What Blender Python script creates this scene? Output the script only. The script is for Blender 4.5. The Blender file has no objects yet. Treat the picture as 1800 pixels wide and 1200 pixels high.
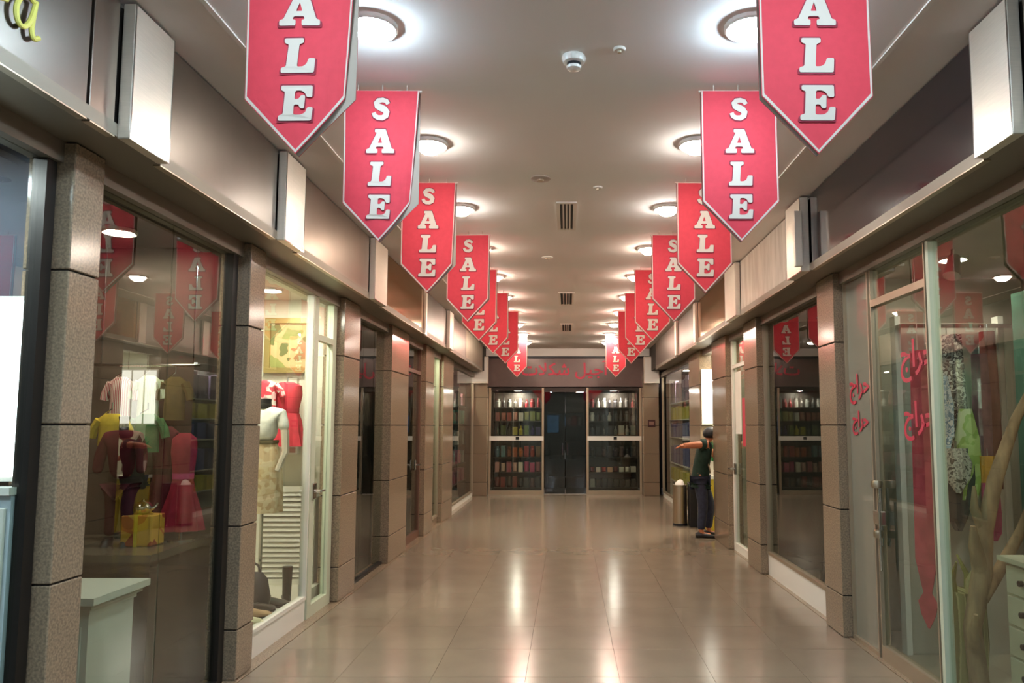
import bpy, bmesh, math, random
from mathutils import Vector, Matrix
random.seed(7)
PI = math.pi
SC = bpy.context.scene
COL = SC.collection

# ------------------------------------------------------------------ camera, world, exposure
F, PITCH = 1300.0, math.radians(5)
HORIZON_Y, VANISH_X = 748.0, 998.0
cam_d = bpy.data.cameras.new('camera')
cam = bpy.data.objects.new('camera', cam_d)
COL.objects.link(cam)
cam.location = (0, 0, 1.605)
cam.rotation_euler = (PI / 2 + PITCH, 0, 0)
cam_d.sensor_width = 36.0
cam_d.lens = 36.0 * F / 1800.0
cy = HORIZON_Y - F * math.tan(PITCH)
cam_d.shift_x = -(VANISH_X - 900.0) / 1800.0
cam_d.shift_y = (cy - 600.0) / 1800.0
cam_d.clip_start = 0.05
SC.camera = cam
w = bpy.data.worlds.new('world'); SC.world = w
w.use_nodes = True
w.node_tree.nodes['Background'].inputs[0].default_value = (0.55, 0.65, 0.8, 1)
w.node_tree.nodes['Background'].inputs[1].default_value = 0.3
SC.view_settings.view_transform = 'Standard'
SC.view_settings.look = 'None'
SC.view_settings.gamma = 1
SC.view_settings.exposure = 1.3
SC.view_settings.use_curve_mapping = False
cyc = SC.cycles
cyc.use_denoising = True
cyc.max_bounces = 8; cyc.diffuse_bounces = 3; cyc.glossy_bounces = 4
cyc.adaptive_threshold = 0.05; cyc.adaptive_min_samples = 16
cyc.transparent_max_bounces = 24
cyc.sample_clamp_indirect = 6.0
cyc.caustics_reflective = False; cyc.caustics_refractive = False
LAMP = 60.0          # corridor downlight emission
CEIL = 3.42          # ceiling height
SOF = 2.82           # underside of the fascias
FX = 1.90            # fascia face
CX = 2.10            # column face
GX = 2.20            # glass line
ENDY = 17.5          # end shop front

# ------------------------------------------------------------------ helpers
def lin(h):
    h = h.lstrip('#')
    v = [int(h[i:i + 2], 16) / 255 for i in (0, 2, 4)]
    return tuple(((x + 0.055) / 1.055) ** 2.4 if x > 0.04045 else x / 12.92 for x in v) + (1,)

MATS = {}
def mat(name, col, rough=0.6, metal=0.0, var=0.0, scale=8.0, bump=0.0, emit=0.0, spec=0.5, aniso=None, col2=None, coat=0.0, sheen=0.0, trans=0.0):
    if name in MATS: return MATS[name]
    m = bpy.data.materials.new(name); m.use_nodes = True
    nt = m.node_tree; b = nt.nodes['Principled BSDF']
    c = lin(col)
    b.inputs['Base Color'].default_value = c
    b.inputs['Roughness'].default_value = rough
    b.inputs['Metallic'].default_value = metal
    b.inputs['Specular IOR Level'].default_value = spec
    b.inputs['Coat Weight'].default_value = coat
    b.inputs['Coat Roughness'].default_value = 0.08
    if trans: b.inputs['Transmission Weight'].default_value = trans
    if emit:
        b.inputs['Emission Color'].default_value = c
        b.inputs['Emission Strength'].default_value = emit
    if var or bump or col2:
        tc = nt.nodes.new('ShaderNodeTexCoord')
        n = nt.nodes.new('ShaderNodeTexNoise'); n.inputs['Scale'].default_value = scale
        n.inputs['Detail'].default_value = 4
        if aniso:
            mp = nt.nodes.new('ShaderNodeMapping'); mp.inputs['Scale'].default_value = aniso
            nt.links.new(tc.outputs['Object'], mp.inputs[0]); nt.links.new(mp.outputs[0], n.inputs['Vector'])
        else:
            nt.links.new(tc.outputs['Object'], n.inputs['Vector'])
        if var or col2:
            r = nt.nodes.new('ShaderNodeValToRGB')
            d = lin(col2) if col2 else tuple(x * (1 - var) for x in c[:3]) + (1,)
            e = c if col2 else tuple(min(1, x * (1 + var)) for x in c[:3]) + (1,)
            r.color_ramp.elements[0].position = 0.35; r.color_ramp.elements[0].color = d
            r.color_ramp.elements[1].position = 0.65; r.color_ramp.elements[1].color = e
            nt.links.new(n.outputs['Fac'], r.inputs[0]); nt.links.new(r.outputs[0], b.inputs['Base Color'])
        if bump:
            bp = nt.nodes.new('ShaderNodeBump'); bp.inputs['Strength'].default_value = bump
            bp.inputs['Distance'].default_value = 0.004
            nt.links.new(n.outputs['Fac'], bp.inputs['Height']); nt.links.new(bp.outputs[0], b.inputs['Normal'])
    MATS[name] = m
    return m

def glass_mat(name, tint='#e4ece6', ior=1.7, haze=0.0, hazecol='#aab0a0'):
    if name in MATS: return MATS[name]
    m = bpy.data.materials.new(name); m.use_nodes = True
    nt = m.node_tree; nt.nodes.clear()
    o = nt.nodes.new('ShaderNodeOutputMaterial')
    tr = nt.nodes.new('ShaderNodeBsdfTransparent'); tr.inputs[0].default_value = lin(tint)
    gl = nt.nodes.new('ShaderNodeBsdfGlossy'); gl.inputs['Roughness'].default_value = 0.0
    gl.inputs[0].default_value = (0.95, 0.97, 0.96, 1)
    fr = nt.nodes.new('ShaderNodeFresnel'); fr.inputs[0].default_value = ior
    ge = nt.nodes.new('ShaderNodeNewGeometry')
    inv = nt.nodes.new('ShaderNodeMath'); inv.operation = 'SUBTRACT'; inv.inputs[0].default_value = 1
    nt.links.new(ge.outputs['Backfacing'], inv.inputs[1])
    mu = nt.nodes.new('ShaderNodeMath'); mu.operation = 'MULTIPLY'
    nt.links.new(fr.outputs[0], mu.inputs[0]); nt.links.new(inv.outputs[0], mu.inputs[1])
    mx = nt.nodes.new('ShaderNodeMixShader')
    nt.links.new(mu.outputs[0], mx.inputs[0])
    if haze:
        df = nt.nodes.new('ShaderNodeBsdfDiffuse'); df.inputs[0].default_value = lin(hazecol)
        m2 = nt.nodes.new('ShaderNodeMixShader'); m2.inputs[0].default_value = haze
        nt.links.new(tr.outputs[0], m2.inputs[1]); nt.links.new(df.outputs[0], m2.inputs[2])
        nt.links.new(m2.outputs[0], mx.inputs[1])
    else:
        nt.links.new(tr.outputs[0], mx.inputs[1])
    nt.links.new(gl.outputs[0], mx.inputs[2])
    nt.links.new(mx.outputs[0], o.inputs[0])
    MATS[name] = m
    return m

def pattern_mat(name, cols, scale=6, kind='voronoi', rough=0.75, vec=(1, 1, 1)):
    """printed cloth: cells or bands of several colours"""
    if name in MATS: return MATS[name]
    m = bpy.data.materials.new(name); m.use_nodes = True
    nt = m.node_tree; b = nt.nodes['Principled BSDF']; b.inputs['Roughness'].default_value = rough
    tc = nt.nodes.new('ShaderNodeTexCoord'); mp = nt.nodes.new('ShaderNodeMapping'); mp.inputs['Scale'].default_value = vec
    nt.links.new(tc.outputs['Object'], mp.inputs[0])
    if kind == 'wave':
        t = nt.nodes.new('ShaderNodeTexWave'); t.inputs['Scale'].default_value = scale
        t.inputs['Distortion'].default_value = 0.6; out = t.outputs['Fac']
    elif kind == 'noise':
        t = nt.nodes.new('ShaderNodeTexNoise'); t.inputs['Scale'].default_value = scale; out = t.outputs['Fac']
    else:
        t = nt.nodes.new('ShaderNodeTexVoronoi'); t.inputs['Scale'].default_value = scale; out = t.outputs['Color']
    nt.links.new(mp.outputs[0], t.inputs['Vector'])
    r = nt.nodes.new('ShaderNodeValToRGB'); r.color_ramp.interpolation = 'CONSTANT'
    lo, hi = (0.3, 0.72) if kind == 'noise' else (0.0, 1.0)
    while len(r.color_ramp.elements) < len(cols): r.color_ramp.elements.new(0.5)
    for i, c in enumerate(cols):
        r.color_ramp.elements[i].position = 0 if i == 0 else lo + (hi - lo) * i / len(cols); r.color_ramp.elements[i].color = lin(c)
    nt.links.new(out, r.inputs[0]); nt.links.new(r.outputs[0], b.inputs['Base Color'])
    MATS[name] = m
    return m

def wloc(o):
    v = Vector((0, 0, 0))
    while o is not None:
        v = v + o.location; o = o.parent
    return v

class MB:
    def __init__(s): s.v = []; s.f = []
    def box(s, x0, x1, y0, y1, z0, z1):
        i = len(s.v)
        s.v += [(x, y, z) for z in (z0, z1) for y in (y0, y1) for x in (x0, x1)]
        s.f += [tuple(i + k for k in q) for q in ((0, 2, 3, 1), (4, 5, 7, 6), (0, 1, 5, 4), (1, 3, 7, 5), (3, 2, 6, 7), (2, 0, 4, 6))]
        return s
    def rings(s, rings, closed=True, cap=True):
        i = len(s.v); n = len(rings[0])
        for r in rings: s.v += [tuple(p) for p in r]
        m = n if closed else n - 1
        for a in range(len(rings) - 1):
            for b in range(m):
                c = (b + 1) % n
                s.f.append((i + a * n + b, i + a * n + c, i + (a + 1) * n + c, i + (a + 1) * n + b))
        if cap and closed:
            s.f.append(tuple(i + k for k in reversed(range(n))))
            s.f.append(tuple(i + (len(rings) - 1) * n + k for k in range(n)))
        return s
    def loft(s, secs, n=16, wave=0.0, nw=7, ph=0.0, cap=True):
        """secs: (z, cx, cy, rx, ry)"""
        R = []
        for k, (z, cx_, cy_, rx, ry) in enumerate(secs):
            t = k / max(1, len(secs) - 1); ring = []
            for j in range(n):
                a = 2 * PI * j / n; g = 1 + wave * t * math.sin(nw * a + ph)
                ring.append((cx_ + rx * g * math.cos(a), cy_ + ry * g * math.sin(a), z))
            R.append(ring)
        if secs[0][0] > secs[-1][0]: R = R[::-1]
        return s.rings(R, cap=cap)
    def lathe(s, prof, c=(0, 0, 0), n=16):
        return s.loft([(c[2] + z, c[0], c[1], r, r) for r, z in prof], n)
    def tube(s, pts, rad, n=8):
        pts = [Vector(p) for p in pts]
        if not isinstance(rad, (list, tuple)): rad = [rad] * len(pts)
        R = []; up = None
        for k, p in enumerate(pts):
            d = (pts[min(k + 1, len(pts) - 1)] - pts[max(k - 1, 0)]).normalized()
            if up is None: up = Vector((0, 0, 1)) if abs(d.z) < 0.9 else Vector((1, 0, 0))
            a = d.cross(up)
            if a.length < 1e-4: a = d.cross(Vector((0, 1, 0)))
            a.normalize(); b = a.cross(d).normalized(); up = b
            R.append([p + (a * math.cos(2 * PI * j / n) + b * math.sin(2 * PI * j / n)) * rad[k] for j in range(n)])
        return s.rings(R)
    def cyl(s, p0, p1, r, n=12, r1=None): return s.tube([p0, p1], [r, r if r1 is None else r1], n)
    def prism(s, poly, fn0, fn1):
        """poly: 2D loop; fn maps (u,v) to 3D at the two faces"""
        i = len(s.v); n = len(poly)
        s.v += [fn0(u, v) for u, v in poly] + [fn1(u, v) for u, v in poly]
        s.f.append(tuple(range(i, i + n))); s.f.append(tuple(i + n + k for k in reversed(range(n))))
        for k in range(n):
            c = (k + 1) % n; s.f.append((i + k, i + n + k, i + n + c, i + c))
        return s
    def build(s, name, m, parent=None, local=False, smooth=False, bevel=0.0, loc=None):
        me = bpy.data.meshes.new(name)
        off = Vector((0, 0, 0))
        if loc is not None: off = Vector(loc)
        elif parent is not None and not local: off = wloc(parent)
        me.from_pydata([tuple(Vector(p) - off) for p in s.v], [], s.f)
        bm = bmesh.new(); bm.from_mesh(me); bmesh.ops.recalc_face_normals(bm, faces=bm.faces)
        if bevel: bmesh.ops.bevel(bm, geom=[e for e in bm.edges], offset=bevel, segments=1, affect='EDGES', profile=0.5)
        bm.to_mesh(me); bm.free()
        if smooth:
            for p in me.polygons: p.use_smooth = True
            try: me.set_sharp_from_angle(angle=math.radians(40))
            except Exception: pass
        me.materials.append(m)
        o = bpy.data.objects.new(name, me); COL.objects.link(o)
        if parent is not None: o.parent = parent
        if loc is not None and parent is None: o.location = loc
        return o

def tag(o, label=None, cat=None, group=None, kind=None):
    if label: o['label'] = label
    if cat: o['category'] = cat
    if group: o['group'] = group
    if kind: o['kind'] = kind
    return o
def thing(name, label, cat, loc=(0, 0, 0), group=None):
    o = bpy.data.objects.new(name, None); COL.objects.link(o); o.location = loc; o.empty_display_size = 0.1
    return tag(o, label, cat, group)
def struct(name, loc=(0, 0, 0), label=None, cat=None):
    o = bpy.data.objects.new(name, None); COL.objects.link(o); o.location = loc
    return tag(o, label, cat, kind='structure')
def clone(o, parent=None):
    c = o.copy(); COL.objects.link(c); c.parent = parent
    for ch in [x for x in COL.objects if x.parent == o]: clone(ch, c)
    return c
def setmat(o, m):
    o.material_slots[0].link = 'OBJECT'; o.material_slots[0].material = m
def B(*a): return MB().box(*a)

ORD = ['nearest', 'second', 'third', 'fourth', 'fifth', 'sixth', 'seventh', 'eighth', 'ninth', 'tenth', 'eleventh']

# ------------------------------------------------------------------ materials
M_tile = mat('polished_tile', '#8b7c6a', 0.18, var=0.05, scale=2.5, spec=0.5)
M_joint = mat('tile_joint', '#857667', 0.8)
M_ceil = mat('ceiling_paint', '#ebe6e1', 0.85, var=0.02, scale=1.2)
M_trim = mat('trim_white', '#e6dfd5', 0.6)
M_granite = mat('brown_granite', '#a18b72', 0.16, col2='#7f6e5c', scale=90, spec=0.5)
M_core = mat('column_core', '#2b2420', 0.9)
M_steel = mat('brushed_steel', '#e6ddce', 0.42, metal=0.75, var=0.04, scale=12, aniso=(1, 1, 30))
M_steel2 = mat('satin_steel', '#b9aa95', 0.38, metal=1.0)
M_dkmetal = mat('dark_fascia_metal', '#857c74', 0.36, metal=1.0, var=0.05, scale=3)
M_brmetal = mat('brown_fascia_metal', '#94857a', 0.34, metal=1.0, var=0.05, scale=3)
M_gold = mat('gold_fascia_mirror', '#b58a55', 0.12, metal=1.0)
M_black = mat('black_gloss_fascia', '#241d21', 0.10, spec=0.8, coat=0.5)
M_marble = mat('pale_gloss_fascia', '#d6c9ba', 0.10, col2='#c2b4a6', scale=5, aniso=(1, 2, 0.4))
M_soffit = mat('soffit_metal', '#8a8072', 0.5, metal=0.5)
M_frame_dk = mat('dark_bronze_frame', '#3d3733', 0.4, metal=0.7)
M_frame_al = mat('aluminium_frame', '#b5a48c', 0.4, metal=0.6)
M_frame_wh = mat('pale_green_frame', '#c9cdb4', 0.4)
M_white = mat('white_paint', '#e9e4d8', 0.5)
M_whiteg = mat('white_gloss', '#eeeae2', 0.25)
M_chrome = mat('chrome', '#d8d8d8', 0.12, metal=1.0)
M_red = mat('banner_red', '#cf404c', 0.7, var=0.03, scale=30, spec=0.2)
M_cream = mat('banner_cream', '#cdbfb2', 0.7, spec=0.2)
M_backcl = mat('banner_reverse', '#a8998c', 0.75, spec=0.2)
M_blkol = mat('letter_outline', '#8e2236', 0.8)
M_dark = mat('dark_interior', '#3a332d', 0.7)
M_blk = mat('black_plastic', '#17161a', 0.45)
M_redtext = mat('red_sign_letter', '#d82a4c', 0.4)
G = glass_mat('shop_glass', '#eef3ee', 1.95)
G_dark = glass_mat('smoked_glass', '#8f8a80', 1.8)
G_frost = glass_mat('frosted_glass', '#b8bdae', 1.6, haze=0.55, hazecol='#b3ad9c')

# ------------------------------------------------------------------ floor
YB = -6.0
floor = B(-4.2, 4.2, YB, ENDY + 3, -0.12, -0.014).build('floor', M_joint); tag(floor, 'polished beige tiled mall corridor floor', 'floor', kind='structure')
tm = None
x0s = [-2.07 + 0.6 * k for k in range(7)]
rows = 26
for r in range(rows):
    for k, x in enumerate(x0s):
        y = ENDY - 0.6 * (r + 1)
        if tm is None:
            o = B(-0.299, 0.299, -0.299, 0.299, -0.014, 0.0).build('tile', M_tile, floor, local=True); tm = o
        else:
            o = tm.copy(); COL.objects.link(o)
        o.location = (x + 0.3, y + 0.3, 0)
ynear = ENDY - 0.6 * rows
B(-2.07, 2.13, YB, ynear, -0.014, 0.0).build('near_paving', M_tile, floor)
for sx, a, b in ((-1, 2.075, 2.32), (1, 2.135, 2.32)):
    B(min(sx * a, sx * b), max(sx * a, sx * b), YB, ENDY, -0.014, 0.001).build('threshold_strip', M_granite, floor)

# ------------------------------------------------------------------ ceiling
ceil = B(-FX - 0.05, FX + 0.05, YB, ENDY + 0.1, CEIL, CEIL + 0.1).build('ceiling', M_ceil); tag(ceil, 'plain painted corridor ceiling', 'ceiling', kind='structure')
for i, s in enumerate((-1, 1)):
    t = B(s * 1.56 - 0.012, s * 1.56 + 0.012, YB, ENDY - 0.15, CEIL - 0.008, CEIL).build('trim_%d' % (i + 1), M_trim); tag(t, 'thin pale ceiling trim line, %s side' % ('left', 'right')[i], 'trim', kind='structure')

# ------------------------------------------------------------------ shops (walls of the two rows)
# (near, far, back x, far wall colour, back wall colour, floor colour)
def wpart(mb, side, what, m, name=None):
    sd = 'left' if side < 0 else 'right'
    o = mb.build(name or 'wall_' + sd, m)
    return tag(o, '%s of the %s shop row' % (what, sd), 'wall', kind='structure')
def shop(side, y0, y1, wallcol, backcol, floorcol, depth=1.6):
    X0, X1 = side * (GX + 0.1), side * (GX + depth)
    a, b = min(X0, X1), max(X0, X1)
    mw = mat('shopwall_' + wallcol[1:], wallcol, 0.7, var=0.04, scale=3); mb = mat('shopback_' + backcol[1:], backcol, 0.7, var=0.04, scale=3)
    mf = mat('shopfloor_' + floorcol[1:], floorcol, 0.35)
    pa, pb = a - (0.05 if side < 0 else 0), b + (0.05 if side > 0 else 0)
    wpart(B(pa, pb, y1 - 0.04, y1, 0, SOF), side, 'partition wall', mw)
    wpart(B(pa, pb, y0, y0 + 0.03, 0, SOF), side, 'partition wall', mw)
    xb = (X1, X1 + side * 0.05)
    wpart(B(min(xb), max(xb), y0 + 0.03, y1 - 0.04, 0, SOF), side, 'rear wall', mb)
    wpart(B(a, b, y0 + 0.03, y1 - 0.04, -0.014, 0.003), side, 'shop floor', mf, 'floor')
    wpart(B(a, b, y0 + 0.03, y1 - 0.04, SOF - 0.02, SOF + 0.05), side, 'shop ceiling', mw, 'ceiling')
shop(-1, 0.2, 3.14, '#3a4350', '#46505e', '#4a4e55')
shop(-1, 3.14, 4.95, '#4b4138', '#5a4c40', '#5e5548')
shop(-1, 4.95, 7.02, '#d8d2c0', '#cfc8b4', '#d9d3c4')
shop(-1, 7.02, 9.3, '#4a463e', '#544d44', '#5f574b')
shop(-1, 9.3, 11.3, '#5c4a3a', '#5f4d3c', '#5f574b')
shop(-1, 11.3, 13.0, '#9aa68e', '#b2bba4', '#8f8a7c')
shop(-1, 13.0, ENDY, '#5d5148', '#5d5148', '#5f574b')
shop(1, 0.2, 3.14, '#6f675d', '#6f675d', '#5f574b')
shop(1, 3.14, 6.0, '#a6a08e', '#8a8474', '#a29a88')
shop(1, 6.0, 8.5, '#4b453d', '#4b443b', '#7a7060')
shop(1, 8.5, 10.3, '#d3ccb8', '#d3ccb8', '#b9b09c')
shop(1, 10.3, 12.3, '#d8d8c4', '#e2dfc8', '#b8ae94')
shop(1, 12.3, ENDY, '#6b5f58', '#736a64', '#5f574b')
# bulkhead behind the fascias, soffit under them, closing walls
for s in (-1, 1):
    a, b = sorted((s * (FX + 0.03), s * 4.0))
    wpart(B(a, b, 0.2, ENDY + 0.5, SOF + 0.05, CEIL + 0.1), s, 'bulkhead', M_dark)
    a, b = sorted((s * (FX - 0.005), s * (GX + 0.1)))
    wpart(B(a, b, 0.2, 16.4 if s < 0 else 15.9, SOF - 0.005, SOF + 0.05), s, 'soffit', M_soffit)
    a, b = sorted((s * (GX - 0.05), s * (GX + 0.05)))
    wpart(B(a, b, 0.2, ENDY, SOF - 0.10, SOF - 0.005), s, 'header rail', M_soffit)
    a, b = sorted((s * (FX - 0.0), s * 2.3))
    wpart(B(a, b, YB, 0.2, 0, CEIL), s, 'plain near wall', mat('near_wall_paint', '#b8aa98', 0.7))
wb = B(-2.3, 2.3, YB - 0.1, YB, 0, CEIL).build('wall_back', mat('near_wall_paint', '#b8aa98', 0.7)); tag(wb, 'plain corridor wall behind the viewer', 'wall', kind='structure')

# ------------------------------------------------------------------ stone columns
ZJ = [0.0, 0.31, 0.96, 1.61, 2.26, SOF - 0.006]
def column(y0, y1, x0, x1, label):
    xc, yc = (x0 + x1) / 2, (y0 + y1) / 2
    t = thing('stone_column', label, 'column', (xc, yc, 0))
    B(x0 + 0.012, x1 - 0.012, y0 + 0.012, y1 - 0.012, 0, SOF - 0.008).build('core', M_core, t)
    for a, b in zip(ZJ[:-1], ZJ[1:]):
        B(x0, x1, y0, y1, a + 0.004, b - 0.004).build('stone_slab', M_granite, t, bevel=0.004)
    return t
lcol = [(3.07, 3.27, 'narrow brown granite column between the bright blue-lit shop and the red-clothes shop'),
        (4.83, 5.07, 'brown granite column left of the white display with the beige skirt'),
        (6.92, 7.44, 'brown granite column right of the pale green shop door'),
        (8.81, 9.75, 'brown granite column, fourth from the front along the left row'),
        (10.96, 11.61, 'brown granite column, fifth from the front along the left row'),
        (12.51, 13.57, 'farthest side column of the left row, beside the green-lit display')]
for y0, y1, l in lcol: column(y0, y1, -CX - 0.2, -CX, l)
rcol = [(2.98, 3.3, 'granite column at the right edge, nearest on the right row'),
        (5.79, 6.17, 'brown granite column between the scarf shop door and the dark glass window'),
        (8.2, 8.78, 'brown granite column right of the red poster glass door'),
        (9.82, 10.75, 'brown granite column that the leaning person stands beside'),
        (11.76, 12.81, 'brown granite column behind the steel bin and the leaning person')]
for y0, y1, l in rcol: column(y0, y1, CX, CX + 0.2, l)
column(ENDY - 0.35, ENDY + 0.05, -2.26, -1.87, 'granite column at the left end of the end shop front')
column(ENDY - 0.35, ENDY + 0.05, 1.75, 2.11, 'granite column at the right end of the end shop front')

# ------------------------------------------------------------------ fascia panels and steel boxes
def fascia(side, y0, y1, m, label, name='fascia_panel'):
    xa, xb = sorted((side * FX, side * (FX + 0.03)))
    t = thing(name, label, 'fascia panel', (side * (FX + 0.015), (y0 + y1) / 2, SOF))
    B(xa, xb, y0, y1, SOF, CEIL - 0.012).build('face', m, t, bevel=0.003)
    xa, xb = sorted((side * (FX - 0.004), side * (FX + 0.03)))
    B(xa, xb, y0, y1, SOF - 0.012, SOF).build('bottom_edge', M_steel2, t)
    return t
def steelbox(side, y0, y1, label, out=0.055, z0=SOF - 0.01, z1=CEIL - 0.015):
    xa, xb = sorted((side * (FX - out), side * FX))
    t = thing('steel_fascia_box', label, 'steel cover', (side * (FX - out / 2), (y0 + y1) / 2, z0))
    B(xa, xb, y0, y1, z0, z1).build('cover', M_steel, t, bevel=0.004)
    e = 0.006
    xe, xf = sorted((side * (FX - out - 0.002), side * (FX - out)))
    m = MB()
    m.box(xe, xf, y0, y0 + e, z0, z1).box(xe, xf, y1 - e, y1, z0, z1).box(xe, xf, y0 + e, y1 - e, z0, z0 + e)
    m.build('edge_fold', M_chrome, t)
    return t
fp = fascia(-1, 0.25, 2.82, M_dkmetal, 'dark grey metal fascia with the yellow script letter, top left corner')
fascia(-1, 2.84, 3.0, M_brmetal, 'narrow dark fascia strip left of the nearest left steel box')
steelbox(-1, 3.02, 3.33, 'nearest steel box on the left fascia, over the first granite column')
fascia(-1, 3.35, 4.71, M_dkmetal, 'plain dark grey metal fascia above the red-clothes shop window')
steelbox(-1, 4.73, 5.08, 'second steel box from the front on the left fascia')
fascia(-1, 5.1, 6.96, M_brmetal, 'brownish metal fascia above the white mannequin display')
steelbox(-1, 6.98, 7.46, 'third steel box from the front on the left fascia, next to the gold panel')
fascia(-1, 7.49, 9.64, M_gold, 'gold mirror fascia panel on the left row')
steelbox(-1, 9.65, 9.76, 'thin steel strip after the gold panel of the left row', 0.03)
fascia(-1, 9.78, 11.45, M_dkmetal, 'grey metal fascia after the gold panel of the left row')
steelbox(-1, 11.48, 11.87, 'fourth wide steel box from the front on the left fascia')
fascia(-1, 11.89, 13.7, M_brmetal, 'brownish metal fascia, second from the far end of the left row')
fascia(-1, 13.73, 16.4, M_steel2, 'pale steel fascia at the far end of the left row')
fascia(1, 0.25, 2.95, M_brmetal, 'metal fascia at the right edge before the nearest right steel box')
steelbox(1, 2.97, 3.26, 'nearest steel box on the right fascia, cut by the right edge')
fascia(1, 3.28, 5.66, M_black, 'glossy black fascia above the scarf shop on the right')
sb = steelbox(1, 5.71, 6.09, 'steel box between the black fascia and the pale marble fascia', 0.07)
B(FX - 0.13, FX - 0.07, 5.66, 5.70, SOF + 0.02, CEIL - 0.14).build('side_plate', M_steel, sb, bevel=0.003)
fascia(1, 6.12, 8.02, M_marble, 'pale glossy marble fascia on the right row')
steelbox(1, 8.04, 8.59, 'steel box between the pale marble and gold fascias on the right')
fascia(1, 8.61, 10.69, M_gold, 'gold mirror fascia panel on the right row')
steelbox(1, 10.70, 10.88, 'thin steel strip after the gold panel of the right row', 0.04)
fascia(1, 10.9, 12.57, M_dkmetal, 'grey metal fascia after the gold panel of the right row')
steelbox(1, 12.6, 12.81, 'farthest steel strip on the right fascia', 0.04)
fascia(1, 12.83, 15.9, M_brmetal, 'brownish metal fascia at the far end of the right row')

# yellow script letter "a" on the near left fascia
def smooth_path(pts, k=5):
    P = [Vector(q) for q in pts]; out = []
    for i in range(len(P) - 1):
        a, b, c, d = P[max(i - 1, 0)], P[i], P[i + 1], P[min(i + 2, len(P) - 1)]
        for j in range(k):
            t = j / k
            out.append(0.5 * ((2 * b) + (c - a) * t + (2 * a - 5 * b + 4 * c - d) * t * t + (3 * b - a - 3 * c + d) * t ** 3))
    return [tuple(q) for q in out] + [tuple(P[-1])]
lt = smooth_path([(0.02, 0.055), (-0.005, 0.06), (-0.03, 0.035), (-0.042, 0.0), (-0.038, -0.035), (-0.022, -0.05), (-0.004, -0.04), (0.012, -0.01), (0.024, 0.035), (0.028, 0.06), (0.02, 0.0), (0.018, -0.04), (0.028, -0.062), (0.046, -0.05)])
M_yel = mat('yellow_letter', '#f2ea7a', 0.4)
MB().tube([(-FX + 0.02, 2.46 + u * 1.25, 3.03 + v * 1.1) for u, v in lt], 0.009, 8).build('script_letter', M_yel, fp, smooth=True)
MB().tube([(-FX + 0.02, 2.33 + u, 3.015 + v) for u, v in [(-0.03, -0.02), (0.0, 0.0), (0.035, 0.012)]], 0.008, 8).build('script_letter', M_yel, fp, smooth=True)

# ------------------------------------------------------------------ windows and doors
WN = [0]; DN = [0]
def pane_box(side, y0, y1, z0, z1, g, p, name='pane', dx=0.0):
    xa = side * (GX + dx)
    return B(xa - 0.005, xa + 0.005, y0, y1, z0, z1).build(name, g, p)
def window(side, y0, y1, label, panes=1, base=0.0, basem=None, frame=M_frame_al, g=None, fw=0.03, edges=(True, True)):
    WN[0] += 1
    wd = struct('window_%d' % WN[0], (side * GX, (y0 + y1) / 2, 0), label, 'window')
    z0, z1 = base + 0.03, SOF - 0.10
    if base:
        xa, xb = sorted((side * (GX - 0.02), side * (GX + 0.06)))
        B(xa, xb, y0, y1, 0, base).build('base_panel', basem or M_white, wd)
    xa, xb = side * GX - 0.03, side * GX + 0.03
    B(xa, xb, y0, y1, base, base + 0.03).build('bottom_rail', frame, wd)
    ys = [y0 + (y1 - y0) * k / panes for k in range(panes + 1)]
    if edges[0]: B(xa, xb, y0, y0 + fw, z0, z1).build('mullion', frame, wd)
    if edges[1]: B(xa, xb, y1 - fw, y1, z0, z1).build('mullion', frame, wd)
    for a, b in zip(ys[:-1], ys[1:]):
        pane_box(side, a + 0.004, b - 0.004, z0, z1, g or G, wd)
    return wd
def glass_door(side, y0, y1, label, frame, g=None, fw=0.06, lock=None, zt=2.35):
    DN[0] += 1
    d = struct('door_%d' % DN[0], (side * GX, (y0 + y1) / 2, 0), label, 'door')
    xa, xb = side * GX - 0.03, side * GX + 0.03
    B(xa, xb, y0, y0 + fw, 0, SOF - 0.1).build('jamb', frame, d)
    B(xa, xb, y1 - fw, y1, 0, SOF - 0.1).build('jamb', frame, d)
    B(xa, xb, y0 + fw, y1 - fw, zt, zt + 0.05).build('transom', frame, d)
    B(xa, xb, y0 + fw, y1 - fw, 0.0, 0.1).build('kick_rail', frame, d)
    pane_box(side, y0 + fw, y1 - fw, 0.1, zt, g or G, d)
    pane_box(side, y0 + fw, y1 - fw, zt + 0.05, SOF - 0.1, g or G, d)
    if lock is not None:
        x = side * (GX - 0.035)
        B(x - 0.012, x + 0.012, lock - 0.04, lock + 0.04, 0.98, 1.12).build('lock_case', M_chrome, d, bevel=0.006)
        h = MB().cyl((x, lock, 1.05), (x - side * 0.06, lock, 1.05), 0.015)
        h.tube([(x - side * 0.06, lock, 1.05), (x - side * 0.06, lock + 0.09, 1.05)], 0.011)
        h.build('lever_handle', M_chrome, d, smooth=True)
    return d
window(-1, 0.3, 3.06, 'bright blue-lit shop window at the left edge', frame=M_frame_dk, fw=0.06)
window(-1, 3.29, 4.80, 'shop window in front of the red childrens clothes', frame=M_frame_dk, fw=0.07, edges=(False, True), panes=2)
window(-1, 5.08, 6.28, 'shop window of the white mannequin display', base=0.17, frame=M_white, fw=0.02)
glass_door(-1, 6.3, 6.9, 'pale green framed glass door beside the white display', M_frame_wh, fw=0.1, lock=6.38)
window(-1, 7.46, 8.80, 'dark shop window after the third left column', panes=3, g=G, frame=M_frame_dk, edges=(False, False))
glass_door(-1, 9.78, 10.94, 'brown framed glass door on the left row', mat('brown_frame', '#6b4a3a', 0.4), G, lock=10.6)
window(-1, 11.63, 12.5, 'green-lit display window on the left row', base=0.1, basem=M_granite)
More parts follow.
